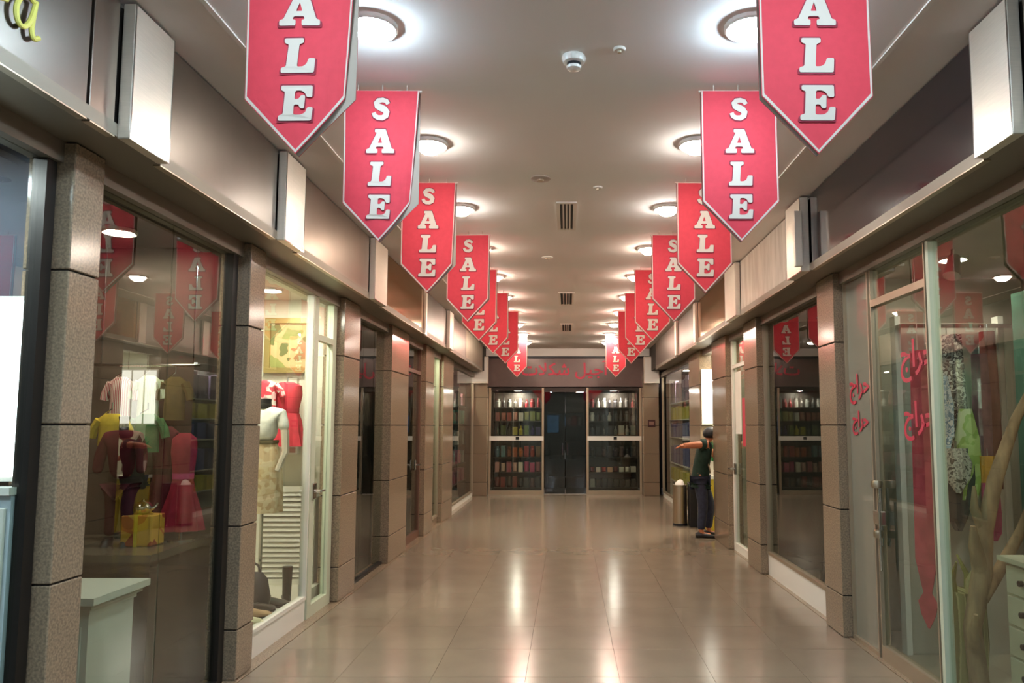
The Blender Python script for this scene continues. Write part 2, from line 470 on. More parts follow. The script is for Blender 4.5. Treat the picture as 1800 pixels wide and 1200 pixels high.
window(-1, 13.59, 17.1, 'farthest shop window of the left row, with packed shelves', panes=3, base=0.1, basem=M_white)
window(1, 0.3, 2.95, 'shop window beside the viewer on the right', frame=M_frame_dk)
window(1, 3.32, 4.42, 'scarf shop window at the right edge', frame=M_frame_wh, fw=0.035, edges=(False, True))
sdoor = glass_door(1, 4.44, 5.26, 'glass door of the scarf shop with long red lettered strip', M_frame_al, fw=0.012, zt=2.45)
swin = window(1, 5.30, 5.78, 'narrow frosted glass panel beside the scarf shop door', g=G_frost, frame=M_frame_al, fw=0.015)
window(1, 6.18, 8.19, 'large dark reflecting window above a white base on the right', panes=1, base=0.22, basem=M_whiteg, edges=(True, True))
rdoor = glass_door(1, 8.79, 9.81, 'white framed glass door with red posters on the right', M_white, fw=0.08, lock=9.65)
window(1, 12.83, 17.1, 'farthest shop window of the right row, with yellow and violet packs', panes=3, base=0.1, basem=M_white)
# long bolt lock on the scarf shop door
yl = 5.2
lk = MB(); x = GX - 0.03
lk.cyl((x, yl, 0.78), (x, yl, 1.20), 0.014).cyl((x - 0.03, yl - 0.05, 0.62), (x - 0.03, yl - 0.05, 1.08), 0.008)
lk.build('bolt_bar', M_chrome, sdoor, smooth=True)
B(x - 0.035, x + 0.02, yl - 0.05, yl + 0.05, 0.92, 1.02).build('lock_case', M_chrome, sdoor, bevel=0.008)
MB().lathe([(0.0, -0.03), (0.035, -0.025), (0.04, 0), (0.035, 0.025), (0.0, 0.03)], (x - 0.02, yl, 1.2)).build('lock_knob', M_steel2, sdoor, smooth=True)
MB().lathe([(0.0, -0.03), (0.03, -0.025), (0.035, 0), (0.03, 0.025), (0.0, 0.03)], (x - 0.02, yl, 0.86)).build('lock_knob', M_steel2, sdoor, smooth=True)

def textmesh(name, body, size, m, parent, matrix, extr=0.002, res=3, bold=0.0):
    c = bpy.data.curves.new(name, 'FONT'); c.body = body; c.size = size; c.extrude = extr; c.resolution_u = res
    c.align_x = 'CENTER'; c.offset = bold
    o = bpy.data.objects.new(name, c); COL.objects.link(o)
    bpy.context.view_layer.update()
    me = bpy.data.meshes.new_from_object(o.evaluated_get(bpy.context.evaluated_depsgraph_get()))
    COL.objects.unlink(o); bpy.data.objects.remove(o)
    me.transform(matrix)
    me.materials.clear(); me.materials.append(m)
    q = bpy.data.objects.new(name, me); COL.objects.link(q)
    if parent is not None: q.parent = parent
    return q
HARAJ = '\ufe9d\ufe8d\ufeae\ufea3'
NUTS = '\ufe95\ufefc\ufb91\ufeb7 \ufede\ufbff\ufe9f\ufe81'
# wall-facing matrices: text facing -X (right row, seen from the corridor)
def face_minus_x(x, y, z): return Matrix.Translation((x, y, z)) @ Matrix(((0, 0, -1, 0), (-1, 0, 0, 0), (0, 1, 0, 0), (0, 0, 0, 1)))
def face_minus_y(x, y, z): return Matrix.Translation((x, y, z)) @ Matrix.Rotation(PI / 2, 4, 'X')
M_stick = mat('red_sticker', '#c63a4c', 0.5)
wl = wloc(sdoor)
for zz, sz in ((1.98, 0.24), (1.60, 0.22)):
    textmesh('sticker_lettering', HARAJ, sz, M_stick, sdoor, Matrix.Translation(-wl) @ face_minus_x(GX - 0.012, 4.62, zz), 0.001, bold=0.004)
textmesh('sticker_lettering', HARAJ, 0.2, M_stick, swin, Matrix.Translation(-wloc(swin)) @ face_minus_x(GX - 0.012, 5.55, 1.85), 0.001, bold=0.004)
textmesh('sticker_lettering', HARAJ, 0.16, M_stick, swin, Matrix.Translation(-wloc(swin)) @ face_minus_x(GX - 0.012, 5.55, 1.6), 0.001, bold=0.004)
# red posters on the R3 door
B(GX - 0.010, GX - 0.007, 8.95, 9.3, 1.35, 1.95).build('red_poster', M_stick, rdoor)
B(GX - 0.010, GX - 0.007, 9.35, 9.68, 1.5, 2.3).build('white_poster', M_white, rdoor)

# ------------------------------------------------------------------ end shop front
wall_end = B(-4.2, 4.2, ENDY + 1.9, ENDY + 2.0, 0, CEIL).build('wall_end', mat('end_back', '#2d2622', 0.8)); tag(wall_end, 'dark rear wall inside the end shop', 'wall', kind='structure')
B(-4.2, 4.2, ENDY - 0.12, ENDY + 0.02, 3.24, CEIL).build('ceiling_drop', M_ceil, ceil)
B(-2.3, 2.2, ENDY + 0.05, ENDY + 1.9, 2.46, 2.52).build('shop_ceiling', mat('end_ceiling', '#3c342f', 0.8), wall_end)
for xa, xb in ((-2.35, -2.28), (2.12, 2.2)):
    B(xa, xb, ENDY + 0.06, ENDY + 1.9, 0, 2.46).build('side_panel', mat('end_back', '#2d2622', 0.8), wall_end)
ef = thing('shop_sign', 'dark fascia with red lettering over the end shop', 'shop sign', (0, ENDY, 2.5))
B(-2.28, 2.16, ENDY - 0.06, ENDY + 0.02, 2.52, 3.19).build('sign_board', mat('end_sign_board', '#6b5c58', 0.35, metal=0.4, var=0.05), ef)
B(-2.28, 2.16, ENDY - 0.10, ENDY + 0.02, 3.19, 3.24).build('shadow_line_strip', M_blk, ef)  # solid black strip painted in for the shadow line above the sign
textmesh('lettering', NUTS, 0.40, M_redtext, ef, Matrix.Translation(-wloc(ef)) @ face_minus_y(-0.08, ENDY - 0.065, 2.80), 0.008, bold=0.006)
for s, xa, xb in ((-1, -2.22, -1.84), (1, 1.76, 2.12)):
    lb = thing('light_box_sign', 'white square box sign above the %s column of the end shop' % ('left' if s < 0 else 'right'), 'box sign', ((xa + xb) / 2, ENDY - 0.4, 2.58))
    B(xa, xb, ENDY - 0.46, ENDY - 0.36, 2.58, 3.2).build('frame', M_steel, lb, bevel=0.004)
    B(xa + 0.02, xb - 0.02, ENDY - 0.468, ENDY - 0.46, 2.62, 3.16).build('panel', M_whiteg, lb)
    B(xa + 0.05, xb - 0.05, ENDY - 0.36, ENDY - 0.105, 2.7, 3.1).build('bracket', M_dkmetal, lb)
def endwin(xa, xb, label):
    WN[0] += 1
    wd = struct('window_%d' % WN[0], ((xa + xb) / 2, ENDY, 0), label, 'window')
    fr = M_frame_al
    B(xa, xa + 0.05, ENDY - 0.03, ENDY + 0.03, 0, 2.5).build('mullion', fr, wd)
    B(xb - 0.05, xb, ENDY - 0.03, ENDY + 0.03, 0, 2.5).build('mullion', fr, wd)
    B(xa + 0.05, xb - 0.05, ENDY - 0.03, ENDY + 0.03, 0, 0.1).build('bottom_rail', fr, wd)
    B(xa + 0.05, xb - 0.05, ENDY - 0.03, ENDY + 0.03, 2.44, 2.5).build('top_rail', M_frame_dk, wd)
    B(xa + 0.05, xb - 0.05, ENDY - 0.005, ENDY + 0.005, 0.1, 2.44).build('pane', G, wd)
    st = B(xa + 0.02, xb - 0.01, ENDY - 0.034, ENDY - 0.030, 1.26, 1.36).build('white_strip', M_whiteg, wd)
    xm = xa + (xb - xa) * 0.52
    B(xm - 0.04, xm + 0.04, ENDY - 0.037, ENDY - 0.034, 1.275, 1.345).build('strip_emblem', M_blk, st)
    return wd
endwin(-1.86, -0.56, 'left display window of the end shop')
endwin(0.44, 1.74, 'right display window of the end shop')
DN[0] += 1
ed = struct('door_%d' % DN[0], (-0.06, ENDY, 0), 'dark glass double door of the end shop', 'door')
for xa, xb in ((-0.54, -0.07), (-0.05, 0.42)):
    B(xa, xb, ENDY + 0.02, ENDY + 0.03, 0.02, 2.4).build('pane', G_dark, ed)
    xh = xb - 0.05 if xa < -0.3 else xa + 0.05
    MB().tube([(xh, ENDY + 0.02, 0.9), (xh, ENDY - 0.04, 0.92), (xh, ENDY - 0.04, 1.2), (xh, ENDY + 0.02, 1.22)], 0.012).build('pull_handle', M_chrome, ed, smooth=True)
B(-0.54, 0.42, ENDY - 0.0, ENDY + 0.05, 2.4, 2.5).build('door_head', M_frame_dk, ed)
pq = thing('wall_plaque', 'small dark square plaque on the right column of the end shop', 'plaque', (1.93, ENDY - 0.36, 1.66))
B(1.85, 2.02, ENDY - 0.365, ENDY - 0.35, 1.58, 1.74).build('plate', mat('plaque_brown', '#4a2622', 0.4), pq)
B(1.88, 1.99, ENDY - 0.368, ENDY - 0.365, 1.62, 1.70).build('print', mat('plaque_print', '#8d6a5c', 0.5), pq)

# ------------------------------------------------------------------ SALE banners
def curve_mesh(splines):
    """filled 2D outline -> (verts2d, faces)"""
    c = bpy.data.curves.new('tmp', 'CURVE'); c.dimensions = '2D'; c.fill_mode = 'BOTH'
    for pts in splines:
        s = c.splines.new('POLY'); s.points.add(len(pts) - 1)
        for i, (u, v) in enumerate(pts): s.points[i].co = (u, v, 0, 1)
        s.use_cyclic_u = True
    o = bpy.data.objects.new('tmp', c); COL.objects.link(o)
    bpy.context.view_layer.update()
    me = bpy.data.meshes.new_from_object(o.evaluated_get(bpy.context.evaluated_depsgraph_get()))
    COL.objects.unlink(o); bpy.data.objects.remove(o)
    vs = [(p.co.x, p.co.y) for p in me.vertices]; fs = [tuple(p.vertices) for p in me.polygons]
    bpy.data.meshes.remove(me)
    return vs, fs
def rnd(poly, r=0.05, n=3):
    out = []; L = len(poly)
    for i in range(L):
        p, a, b = Vector(poly[i]), Vector(poly[i - 1]), Vector(poly[(i + 1) % L])
        d0, d1 = (a - p), (b - p); q = min(r, d0.length * 0.45, d1.length * 0.45)
        s, e = p + d0.normalized() * q, p + d1.normalized() * q
        for k in range(n + 1):
            t = k / n; out.append(tuple((1 - t) ** 2 * s + 2 * t * (1 - t) * p + t * t * e))
    return out
# unit glyphs, height 1, centred on x (heavy slab serif)
GL = {}
GL['A'] = [rnd([(-0.58, 0), (-0.58, 0.17), (-0.47, 0.19), (-0.16, 0.86), (-0.24, 0.86), (-0.24, 1.0), (0.2, 1.0), (0.47, 0.19), (0.58, 0.17), (0.58, 0), (0.05, 0), (0.05, 0.17), (0.14, 0.18), (0.11, 0.27), (-0.17, 0.27), (-0.21, 0.18), (-0.12, 0.17), (-0.12, 0)]),
           rnd([(-0.11, 0.42), (0.06, 0.42), (-0.01, 0.68)], 0.03)]
GL['L'] = [rnd([(-0.48, 0), (-0.48, 0.15), (-0.34, 0.18), (-0.28, 0.83), (-0.40, 0.86), (-0.40, 1.0), (0.14, 1.0), (0.14, 0.86), (0.02, 0.83), (-0.03, 0.17), (0.14, 0.18), (0.24, 0.26), (0.29, 0.42), (0.49, 0.42), (0.46, 0)])]
GL['E'] = [rnd([(-0.50, 0), (-0.50, 0.15), (-0.37, 0.18), (-0.33, 0.83), (-0.44, 0.86), (-0.44, 1.0), (0.45, 1.0), (0.45, 0.66), (0.29, 0.66), (0.22, 0.80), (0.12, 0.85), (-0.04, 0.85), (-0.06, 0.60), (0.06, 0.61), (0.12, 0.72), (0.24, 0.72), (0.22, 0.34), (0.10, 0.34), (0.06, 0.45), (-0.07, 0.45), (-0.08, 0.16), (0.14, 0.16), (0.26, 0.23), (0.31, 0.38), (0.48, 0.38), (0.44, 0)])]
def s_glyph():
    c = [(0.30, 0.72), (0.22, 0.85), (0.06, 0.90), (-0.12, 0.87), (-0.21, 0.76), (-0.17, 0.64), (-0.02, 0.56), (0.14, 0.48), (0.23, 0.36), (0.20, 0.20), (0.05, 0.11), (-0.14, 0.12), (-0.27, 0.20), (-0.33, 0.34)]
    wd_ = [0.09, 0.10, 0.105, 0.115, 0.125, 0.14, 0.15, 0.15, 0.14, 0.125, 0.115, 0.105, 0.10, 0.09]
    L_, R_ = [], []
    for i, p in enumerate(c):
        a, b = Vector(c[max(i - 1, 0)]), Vector(c[min(i + 1, len(c) - 1)])
        d = (b - a).normalized(); n = Vector((-d.y, d.x)); p = Vector(p)
        L_.append(tuple(p + n * wd_[i])); R_.append(tuple(p - n * wd_[i]))
    return [L_ + R_[::-1]]
GL['S'] = s_glyph()
GL = {k: curve_mesh(v) for k, v in GL.items()}
BW, BH, BS = 0.20, 0.815, 0.605      # half width, height to tip, height of straight sides
LET = [('S', 0.162, 0.122), ('A', 0.340, 0.130), ('L', 0.518, 0.130), ('E', 0.696, 0.130)]
def half(z):   # half width at depth z below the top
    return BW if z <= BS else BW * max(0.0, (BH - z) / (BH - BS))
def banner(x, y, label, curl=0.0, rot=0.0, split=0.03, top=3.38):
    t = thing('sale_banner', label, 'banner', (x, y, top), 'red SALE banners hung in two rows from the ceiling')
    t.rotation_euler = (0, 0, rot)
    def D(u, zz, c=curl, back=0.0):
        k = zz / BH
        uu = u - c * 0.55 * k * max(0.0, u * (1 if c > 0 else -1) / BW) ** 2 * BW
        yy = back + abs(c) * 0.35 * k * ((u / BW) ** 2) * BW + 0.004 * math.sin(zz * 7 + x * 7)
        return (uu, yy, -zz)
    nu = 10; zs = [BS * k / 7 for k in range(8)] + [BS + (BH - BS) * k / 5 for k in range(1, 6)]
    def sheet(name, m, off, c, th=0.0012, par=None):
        mb = MB(); P = []
        for zz in zs:
            h = max(half(zz), 0.0008)
            P.append([-h + 2 * h * j / nu for j in range(nu + 1)])
        fr = [[D(u, zz, c, off - th) for u in r] for r, zz in zip(P, zs)]
        bk = [[D(u, zz, c, off + th) for u in r] for r, zz in zip(P, zs)]
        rings = [a + b[::-1] for a, b in zip(fr, bk)]
        mb.rings(rings)
        return mb.build(name, m, par or t, local=True)
    f = sheet('front_sheet', M_red, 0.0, curl)
    # pale border strip just in front of the sheet
    inn, wdt = 0.002, 0.007
    path = []
    nseg = 10
    for k in range(nseg + 1): path.append((-BW, BS * k / nseg))
    for k in range(1, 7): path.append((-BW * (1 - k / 6), BS + (BH - BS) * k / 6))
    for k in range(1, 7): path.append((BW * k / 6, BH - (BH - BS) * k / 6))
    for k in range(1, nseg + 1): path.append((BW, BS * (1 - k / nseg)))
    C0 = (0, BS * 0.62)
    mb = MB(); inner, outer = [], []
    for u, zz in path:
        def shr(q):
            su = (BW - q) / BW; sz = 1 - q / BH * 1.6
            return (u * su, zz * sz)
        a, b = shr(inn), shr(inn + wdt)
        outer.append(D(a[0], a[1], curl, -0.0022)); inner.append(D(b[0], b[1], curl, -0.0022))
    mb.rings([outer, inner], closed=False)
    mb.build('border', M_cream, f, local=True)
    for ch, zb, h in LET:
        vs, fs = GL[ch]
        for nm, m, gs, off in (('letter_shadow', M_blkol, 1.10, -0.0045), ('letter', M_cream, 1.0, -0.0070)):
            mb = MB()
            mb.v = [D(u * h * gs + (0.0), zb - h / 2 - (v - 0.5) * h * gs, curl, off) for u, v in vs]
            mb.f = list(fs)
            mb.build(nm, m, f, local=True)
    b = sheet('back_sheet', M_backcl, split, 0.0)
    sheet('back_print', M_red, split + 0.003, 0.0, th=0.001, par=b)
    MB().cyl((-BW - 0.01, 0.015, 0.004), (BW + 0.01, 0.015, 0.004), 0.006, 8).build('rod', M_cream, t, local=True)
    for u in (-0.13, 0.0, 0.13):
        MB().tube([(u, 0.015, 0.008), (u, 0.015, CEIL - top)], 0.0025, 6).build('hook', M_cream, t, local=True)
    return t
BY = [2.55, 3.80, 5.30, 6.80, 8.35, 9.85, 11.45, 14.65]
bxl = [-0.965, -0.99, -1.02, -0.93, -1.01, -1.0, -0.97, -1.01]
bxr = [0.89, 0.91, 1.0, 0.985, 0.965, 0.97, 0.985, 0.955]
cur_l = [0.45, 0.55, 0.3, 0.12, 0.1, 0.1, 0.05, 0.05]
for i, y in enumerate(BY):
    place = {0: 'nearest red SALE banner in the %s row, its top cut off by the frame', 7: 'farthest red SALE banner in the %s row, in front of the end shop'}.get(i, ORD[i] + ' red SALE banner from the front in the %s row')
    banner(bxl[i], y, place % 'left', cur_l[i], random.uniform(-0.05, 0.05), 0.03)
    banner(bxr[i], y, place % 'right', [-0.03, 0.0, 0.05, 0, 0.03, 0.05, 0, 0][i], random.uniform(-0.05, 0.05) + 0.04, 0.025)

# ------------------------------------------------------------------ lamps
def emat(name, rgb, s):
    if name in MATS: return MATS[name]
    m = bpy.data.materials.new(name); m.use_nodes = True
    b = m.node_tree.nodes['Principled BSDF']
    b.inputs['Base Color'].default_value = (0.8, 0.8, 0.8, 1)
    b.inputs['Emission Color'].default_value = rgb + (1,); b.inputs['Emission Strength'].default_value = s
    MATS[name] = m
    return m
def downlight(x, y, z, em, label, r=0.095, name='ceiling_downlight', cat='ceiling light', group=None, dome=0.07):
    t = thing(name, label, cat, (x, y, z), group)
    ring = []
    n = 16
    pr = [(r + 0.022, 0.0), (r + 0.022, -0.016), (r + 0.014, -0.024), (r + 0.006, -0.022), (r + 0.002, 0.0)]
    rg = [[((q) * math.cos(2 * PI * j / n), (q) * math.sin(2 * PI * j / n), h) for j in range(n)] for q, h in pr]
    MB().rings(rg, cap=False).build('trim_ring', M_whiteg, t, local=True, smooth=True)  # rim raised to keep the lens glow off the nearby ceiling
    MB().lathe([(0.0, -dome), (r * 0.55, -dome * 0.9), (r * 0.88, -dome * 0.5), (r - 0.003, 0.0)], (0, 0, 0), n).build('lens', em, t, local=True, smooth=True)  # lens bulge shaped to throw light sideways onto the ceiling
    return t
E_near = emat('lamp_neutral', (0.62, 0.84, 1.0), LAMP * 1.4)
E_mid = emat('lamp_warmish', (1.0, 0.95, 0.88), LAMP)
E_far = emat('lamp_warm', (1.0, 0.83, 0.68), LAMP * 1.3)
LY = [3.22 + 1.41 * k for k in range(-5, 10)]
seen = 0
for k, y in enumerate(LY):
    em = E_near if y < 4 else E_mid if y < 7 else E_far
    for s, x in ((-1, -0.89), (1, 0.83)):
        side = 'left' if s < 0 else 'right'
        if y > 3: l = ('%s lit recessed ceiling downlight from the front in the %s row' % (ORD[seen], side)) if seen else 'large nearest lit ceiling downlight of the %s row' % side
        else: l = 'lit ceiling downlight behind the viewer, %s %s' % (ORD[k], side)
        downlight(x, y, CEIL, em, l, group='recessed ceiling downlights in two rows')
    if y > 3: seen += 1

# ceiling fittings
sd = thing('smoke_detector', 'white smoke detector with dark slots on the near ceiling', 'smoke detector', (0.03, 3.51, CEIL))
MB().lathe([(0.058, 0), (0.06, -0.012), (0.052, -0.03), (0.04, -0.034)], (0.03, 3.51, CEIL), 24).build('base', M_whiteg, sd, smooth=True)
MB().lathe([(0.034, -0.034), (0.034, -0.05)], (0.03, 3.51, CEIL), 24).build('slot_ring', M_blk, sd)
MB().lathe([(0.037, -0.05), (0.034, -0.062), (0.015, -0.068), (0.0, -0.068)], (0.03, 3.51, CEIL), 24).build('cap', M_whiteg, sd, smooth=True)
def vent(x, y, lx, ly, label):
    t = thing('ceiling_vent', label, 'air vent', (x, y, CEIL))
    m = MB(); fw = 0.03
    m.box(x - lx, x + lx, y - ly, y - ly + fw, CEIL - 0.012, CEIL).box(x - lx, x + lx, y + ly - fw, y + ly, CEIL - 0.012, CEIL)
    m.box(x - lx, x - lx + fw, y - ly + fw, y + ly - fw, CEIL - 0.012, CEIL).box(x + lx - fw, x + lx, y - ly + fw, y + ly - fw, CEIL - 0.012, CEIL)
    m.build('frame', M_trim, t)
    B(x - lx + fw, x + lx - fw, y - ly + fw, y + ly - fw, CEIL - 0.002, CEIL).build('backing', M_blk, t)
    w_ = (2 * lx - 2 * fw) / 4
    for k in range(1, 4):
        xx = x - lx + fw + k * w_
        B(xx - 0.007, xx + 0.007, y - ly + fw, y + ly - fw, CEIL - 0.012, CEIL - 0.002).build('slat', M_trim, t)
    return t
vent(-0.01, 6.3, 0.085, 0.42, 'long slotted air vent in the near middle of the ceiling')
vent(-0.02, 10.48, 0.11, 0.5, 'second slotted air vent along the ceiling, middle distance')
vent(-0.02, 13.6, 0.11, 0.5, 'farthest slotted air vent in the ceiling before the end shop')
def disc(x, y, r, label, m=M_trim):
    t = thing('ceiling_disc', label, 'ceiling cap', (x, y, CEIL))
    MB().lathe([(r, 0), (r, -0.006), (r * 0.85, -0.012), (0.0, -0.012)], (x, y, CEIL), 20).build('cover', m, t, smooth=True)
    MB().lathe([(r * 0.35, -0.012), (r * 0.3, -0.022), (0.0, -0.022)], (x, y, CEIL), 16).build('centre', M_steel2, t, smooth=True)
disc(-0.2, 5.31, 0.075, 'round flat ceiling cap left of the near air vent', mat('cap_beige', '#a8988a', 0.6))
disc(0.25, 3.43, 0.03, 'tiny ceiling sprinkler right of the smoke detector')
disc(0.23, 5.51, 0.035, 'small ceiling sprinkler right of the near air vent')
disc(-0.22, 7.87, 0.06, 'ceiling cap past the near air vent, toward the end shop')

# ------------------------------------------------------------------ shop lamps (inside the units)
def shop_lamp(x, y, rgb, s, label, r=0.08, z=SOF - 0.02):
    em = emat('shop_lamp_%d_%d_%d_%d' % (int(rgb[0] * 99), int(rgb[1] * 99), int(rgb[2] * 99), int(s)), rgb, s)
    return downlight(x, y, z, em, label, r, 'shop_downlight', 'shop light', None, dome=0.03)
shop_lamp(-2.62, 2.55, (0.72, 0.86, 1.0), 130, 'cool white lamp inside the bright shop at the left edge', 0.1)
shop_lamp(-2.55, 1.6, (0.72, 0.86, 1.0), 130, 'cool lamp deeper inside the bright shop at the left edge', 0.1)
shop_lamp(-2.75, 4.45, (1.0, 0.88, 0.72), 110, 'lamp above the red clothes display')
shop_lamp(-3.2, 3.8, (1.0, 0.86, 0.66), 30, 'rear lamp of the red clothes shop')
shop_lamp(-2.5, 5.6, (1.0, 0.95, 0.85), 230, 'front lamp over the white mannequin display')
shop_lamp(-2.6, 6.4, (1.0, 0.95, 0.85), 230, 'rear lamp over the white mannequin display')
shop_lamp(-2.8, 8.1, (1.0, 0.85, 0.7), 22, 'dim lamp in the dark shop after the third left column')
shop_lamp(-2.8, 10.3, (1.0, 0.7, 0.45), 25, 'lamp behind the brown framed left door')
shop_lamp(-2.5, 12.1, (0.8, 1.0, 0.85), 240, 'lamp over the green-lit left display')
shop_lamp(-2.6, 14.4, (1.0, 0.88, 0.76), 170, 'nearer lamp in the far left shop')
shop_lamp(-2.6, 16.2, (1.0, 0.88, 0.76), 170, 'farther lamp in the far left shop')
shop_lamp(2.7, 3.7, (1.0, 0.94, 0.82), 75, 'near lamp inside the scarf shop')
shop_lamp(2.75, 5.2, (1.0, 0.94, 0.82), 75, 'lamp behind the scarf shop door')
shop_lamp(2.9, 7.2, (1.0, 0.85, 0.7), 20, 'dim lamp in the dark window shop on the right')
shop_lamp(2.7, 9.3, (1.0, 0.92, 0.75), 90, 'lamp behind the red poster door')
shop_lamp(2.5, 11.1, (1.0, 0.95, 0.8), 260, 'near lamp in the open bright shop by the person')
shop_lamp(2.8, 11.7, (1.0, 0.95, 0.8), 150, 'far lamp in the open bright shop by the person')
shop_lamp(2.55, 13.8, (1.0, 0.92, 0.86), 260, 'nearer lamp over the yellow and violet packs')
shop_lamp(2.55, 15.8, (1.0, 0.92, 0.86), 260, 'farther lamp over the yellow and violet packs')
shop_lamp(-1.2, ENDY + 0.3, (1.0, 0.88, 0.76), 260, 'lamp over the left window shelves of the end shop', z=2.46)
shop_lamp(1.1, ENDY + 0.3, (1.0, 0.88, 0.8), 200, 'lamp over the right window shelves of the end shop', z=2.46)
shop_lamp(0.28, ENDY + 0.9, (1.0, 0.97, 0.95), 150, 'bright lamp seen through the end shop door', 0.09, z=2.46)

# ------------------------------------------------------------------ goods on shelves
def proto(mb, name, smooth=False, bevel=0.0):
    o = mb.build(name, M_white, smooth=smooth, bevel=bevel); COL.objects.unlink(o); return o
PB = proto(B(-0.5, 0.5, -0.5, 0.5, 0, 1), 'box', bevel=0.03)
PJ = proto(MB().lathe([(0.42, 0), (0.5, 0.06), (0.5, 0.68), (0.36, 0.8), (0.36, 0.82), (0.4, 0.83), (0.4, 1.0), (0.0, 1.0)], n=12), 'jar', True)
PT = proto(MB().lathe([(0.45, 0), (0.5, 0.05), (0.5, 0.55), (0.18, 0.78), (0.18, 0.93), (0.22, 0.94), (0.22, 1.0), (0.0, 1.0)], n=12), 'bottle', True)
PP = proto(MB().loft([(0, 0, 0, 0.5, 0.12), (0.15, 0, 0, 0.5, 0.4), (0.45, 0, 0, 0.47, 0.45), (0.8, 0, 0, 0.48, 0.22), (1.0, 0, 0, 0.5, 0.05)], 12), 'pouch', True)
KIND = {'b': ('snack_box', PB, 'box'), 'j': ('candy_jar', PJ, 'jar'), 't': ('bottle', PT, 'bottle'), 'p': ('snack_pouch', PP, 'pouch')}
def goods_mat(c): return mat('goods_' + c.strip('#'), c, 0.45, var=0.12, scale=14)
def row(kinds, cols, p0, p1, z, hs, depth, where, group, wfac=0.9, label=None):
    """a row of goods between two floor points, standing at height z"""
    p0, p1 = Vector(p0), Vector(p1); n = len(cols); d = (p1 - p0) / n
    ang = math.atan2(d.y, d.x); wdt = d.length * wfac
    for i, c in enumerate(cols):
        k = kinds[i % len(kinds)]; nm, pr, cat = KIND[k]
        o = pr.copy(); COL.objects.link(o); o.name = nm
        o.data = pr.data
        p = p0 + d * (i + 0.5)
        h = hs * random.uniform(0.82, 1.0)
        w_ = (wdt if k != 't' else wdt * 0.8) * random.uniform(0.78, 1.0)
        o.location = (p.x, p.y, z); o.rotation_euler = (0, 0, ang)
        o.scale = (w_, min(depth, w_ * 1.1) if k in 'jt' else depth, h)
        setmat(o, goods_mat(c))
        nth = ('first', 'second', 'third', 'fourth', 'fifth', 'sixth', 'seventh', 'eighth', 'ninth')[i]
        tag(o, '%s, %s from %s, %s' % (label or {'b': 'carton', 'j': 'lidded jar', 't': 'bottle', 'p': 'pouch'}[k], nth, 'the left' if abs(d.x) > abs(d.y) else 'the front', where), cat, group)
def shelf_unit(name, x0, x1, y0, y1, zs, label, m, th=0.02, back=None, top=None, uprights=True):
    t = thing(name, label, 'shelf unit', ((x0 + x1) / 2, (y0 + y1) / 2, 0))
    for z in zs: B(x0, x1, y0, y1, z - th, z).build('shelf', m, t)
    tp = top or zs[-1] + 0.35
    if uprights:
        if x1 - x0 > y1 - y0:
            for x in (x0 - 0.02, x1): B(x, x + 0.02, y0, y1, 0.004, tp).build('upright', m, t)
        else:
            for y in (y0 - 0.02, y1): B(x0, x1, y, y + 0.02, 0.004, tp).build('upright', m, t)
    if back:
        a = dict(L=(x0 - 0.015, x0, y0, y1), R=(x1, x1 + 0.015, y0, y1), E=(x0, x1, y1, y1 + 0.015))[back]
        B(*a, 0.004, tp).build('back_board', m, t)
    return t
M_shelf_dk = mat('dark_shelf', '#3b322c', 0.5); M_shelf_wh = mat('white_shelf', '#e4dfd6', 0.45)
ZS = [0.14, 0.50, 0.86, 1.38, 1.72, 2.04]
ye = ENDY + 0.30
shelf_unit('display_shelf', -1.78, -0.62, ye, ye + 0.28, ZS, 'packed snack shelves behind the left end shop window', M_shelf_dk, back='E', top=2.4)
shelf_unit('display_shelf', 0.50, 1.66, ye, ye + 0.28, ZS, 'dark snack shelves behind the right end shop window', M_shelf_dk, back='E', top=2.4)
lev = ['bottom shelf', 'second shelf from the bottom', 'third shelf from the bottom', 'third shelf from the top', 'second shelf from the top', 'top shelf']
left_rows = [
    ('pb', ['#6e2a26', '#8a3a34', '#4a3b35', '#7a3028', '#33302c', '#3a3a34', '#52302c', '#2c2a28'], 0.26),
    ('bp', ['#c58a80', '#d8b6a4', '#b0646c', '#c99a90', '#e0d0c0', '#b23a68', '#c24a74', '#a85a60'], 0.26),
    ('jb', ['#5b7480', '#6d8a90', '#7a4a3a', '#a8583a', '#b8683e', '#9c3a34', '#a84a40', '#8a6a50'], 0.27),
    ('tb', ['#3a4a38', '#54603c', '#4a4a44', '#a89a3c', '#c0b040', '#6a7a3c', '#5a4a78', '#4a3e6a'], 0.24),
    ('bp', ['#b0645a', '#c07a6c', '#a8564e', '#c88a7c', '#eae6dc', '#b0b070', '#a0a868', '#98a060'], 0.24),
    ('jt', ['#8a8a84', '#3c3a3a', '#7a7a76', '#5a5450', '#d0ccc4', '#8a2a30', '#7a2428', '#92343a'], 0.24)]
right_rows = [
    ('b', ['#8a8a84', '#2a2826', '#2e2c2a', '#2a2826', '#302c28', '#2a2826', '#4a4642', '#3a3632'], 0.22),
    ('pb', ['#7a2e30', '#d8ccc0', '#a8403c', '#d0a080', '#6a2c2c', '#dcd4c8', '#d4ccc0', '#c8beb2'], 0.14),
    ('jb', ['#3a3634', '#2e2a2a', '#4a3230', '#3c3234', '#40343c', '#3a2c2c', '#322c2a', '#2c2a2a'], 0.26),
    ('tb', ['#4a4a48', '#302e2e', '#5a5654', '#3a3636', '#6a6660', '#a8a49a', '#9a968c', '#8a867c'], 0.24),
    ('jt', ['#d8d4cc', '#4a4648', '#3a3838', '#b8b4ae', '#3a3838', '#4a4846', '#6a6864', '#504c4a'], 0.24),
    ('jt', ['#6a2428', '#d0ccc6', '#d8d4ce', '#3a3436', '#4a4446', '#7a7672', '#5a5452', '#8a3034'], 0.24)]
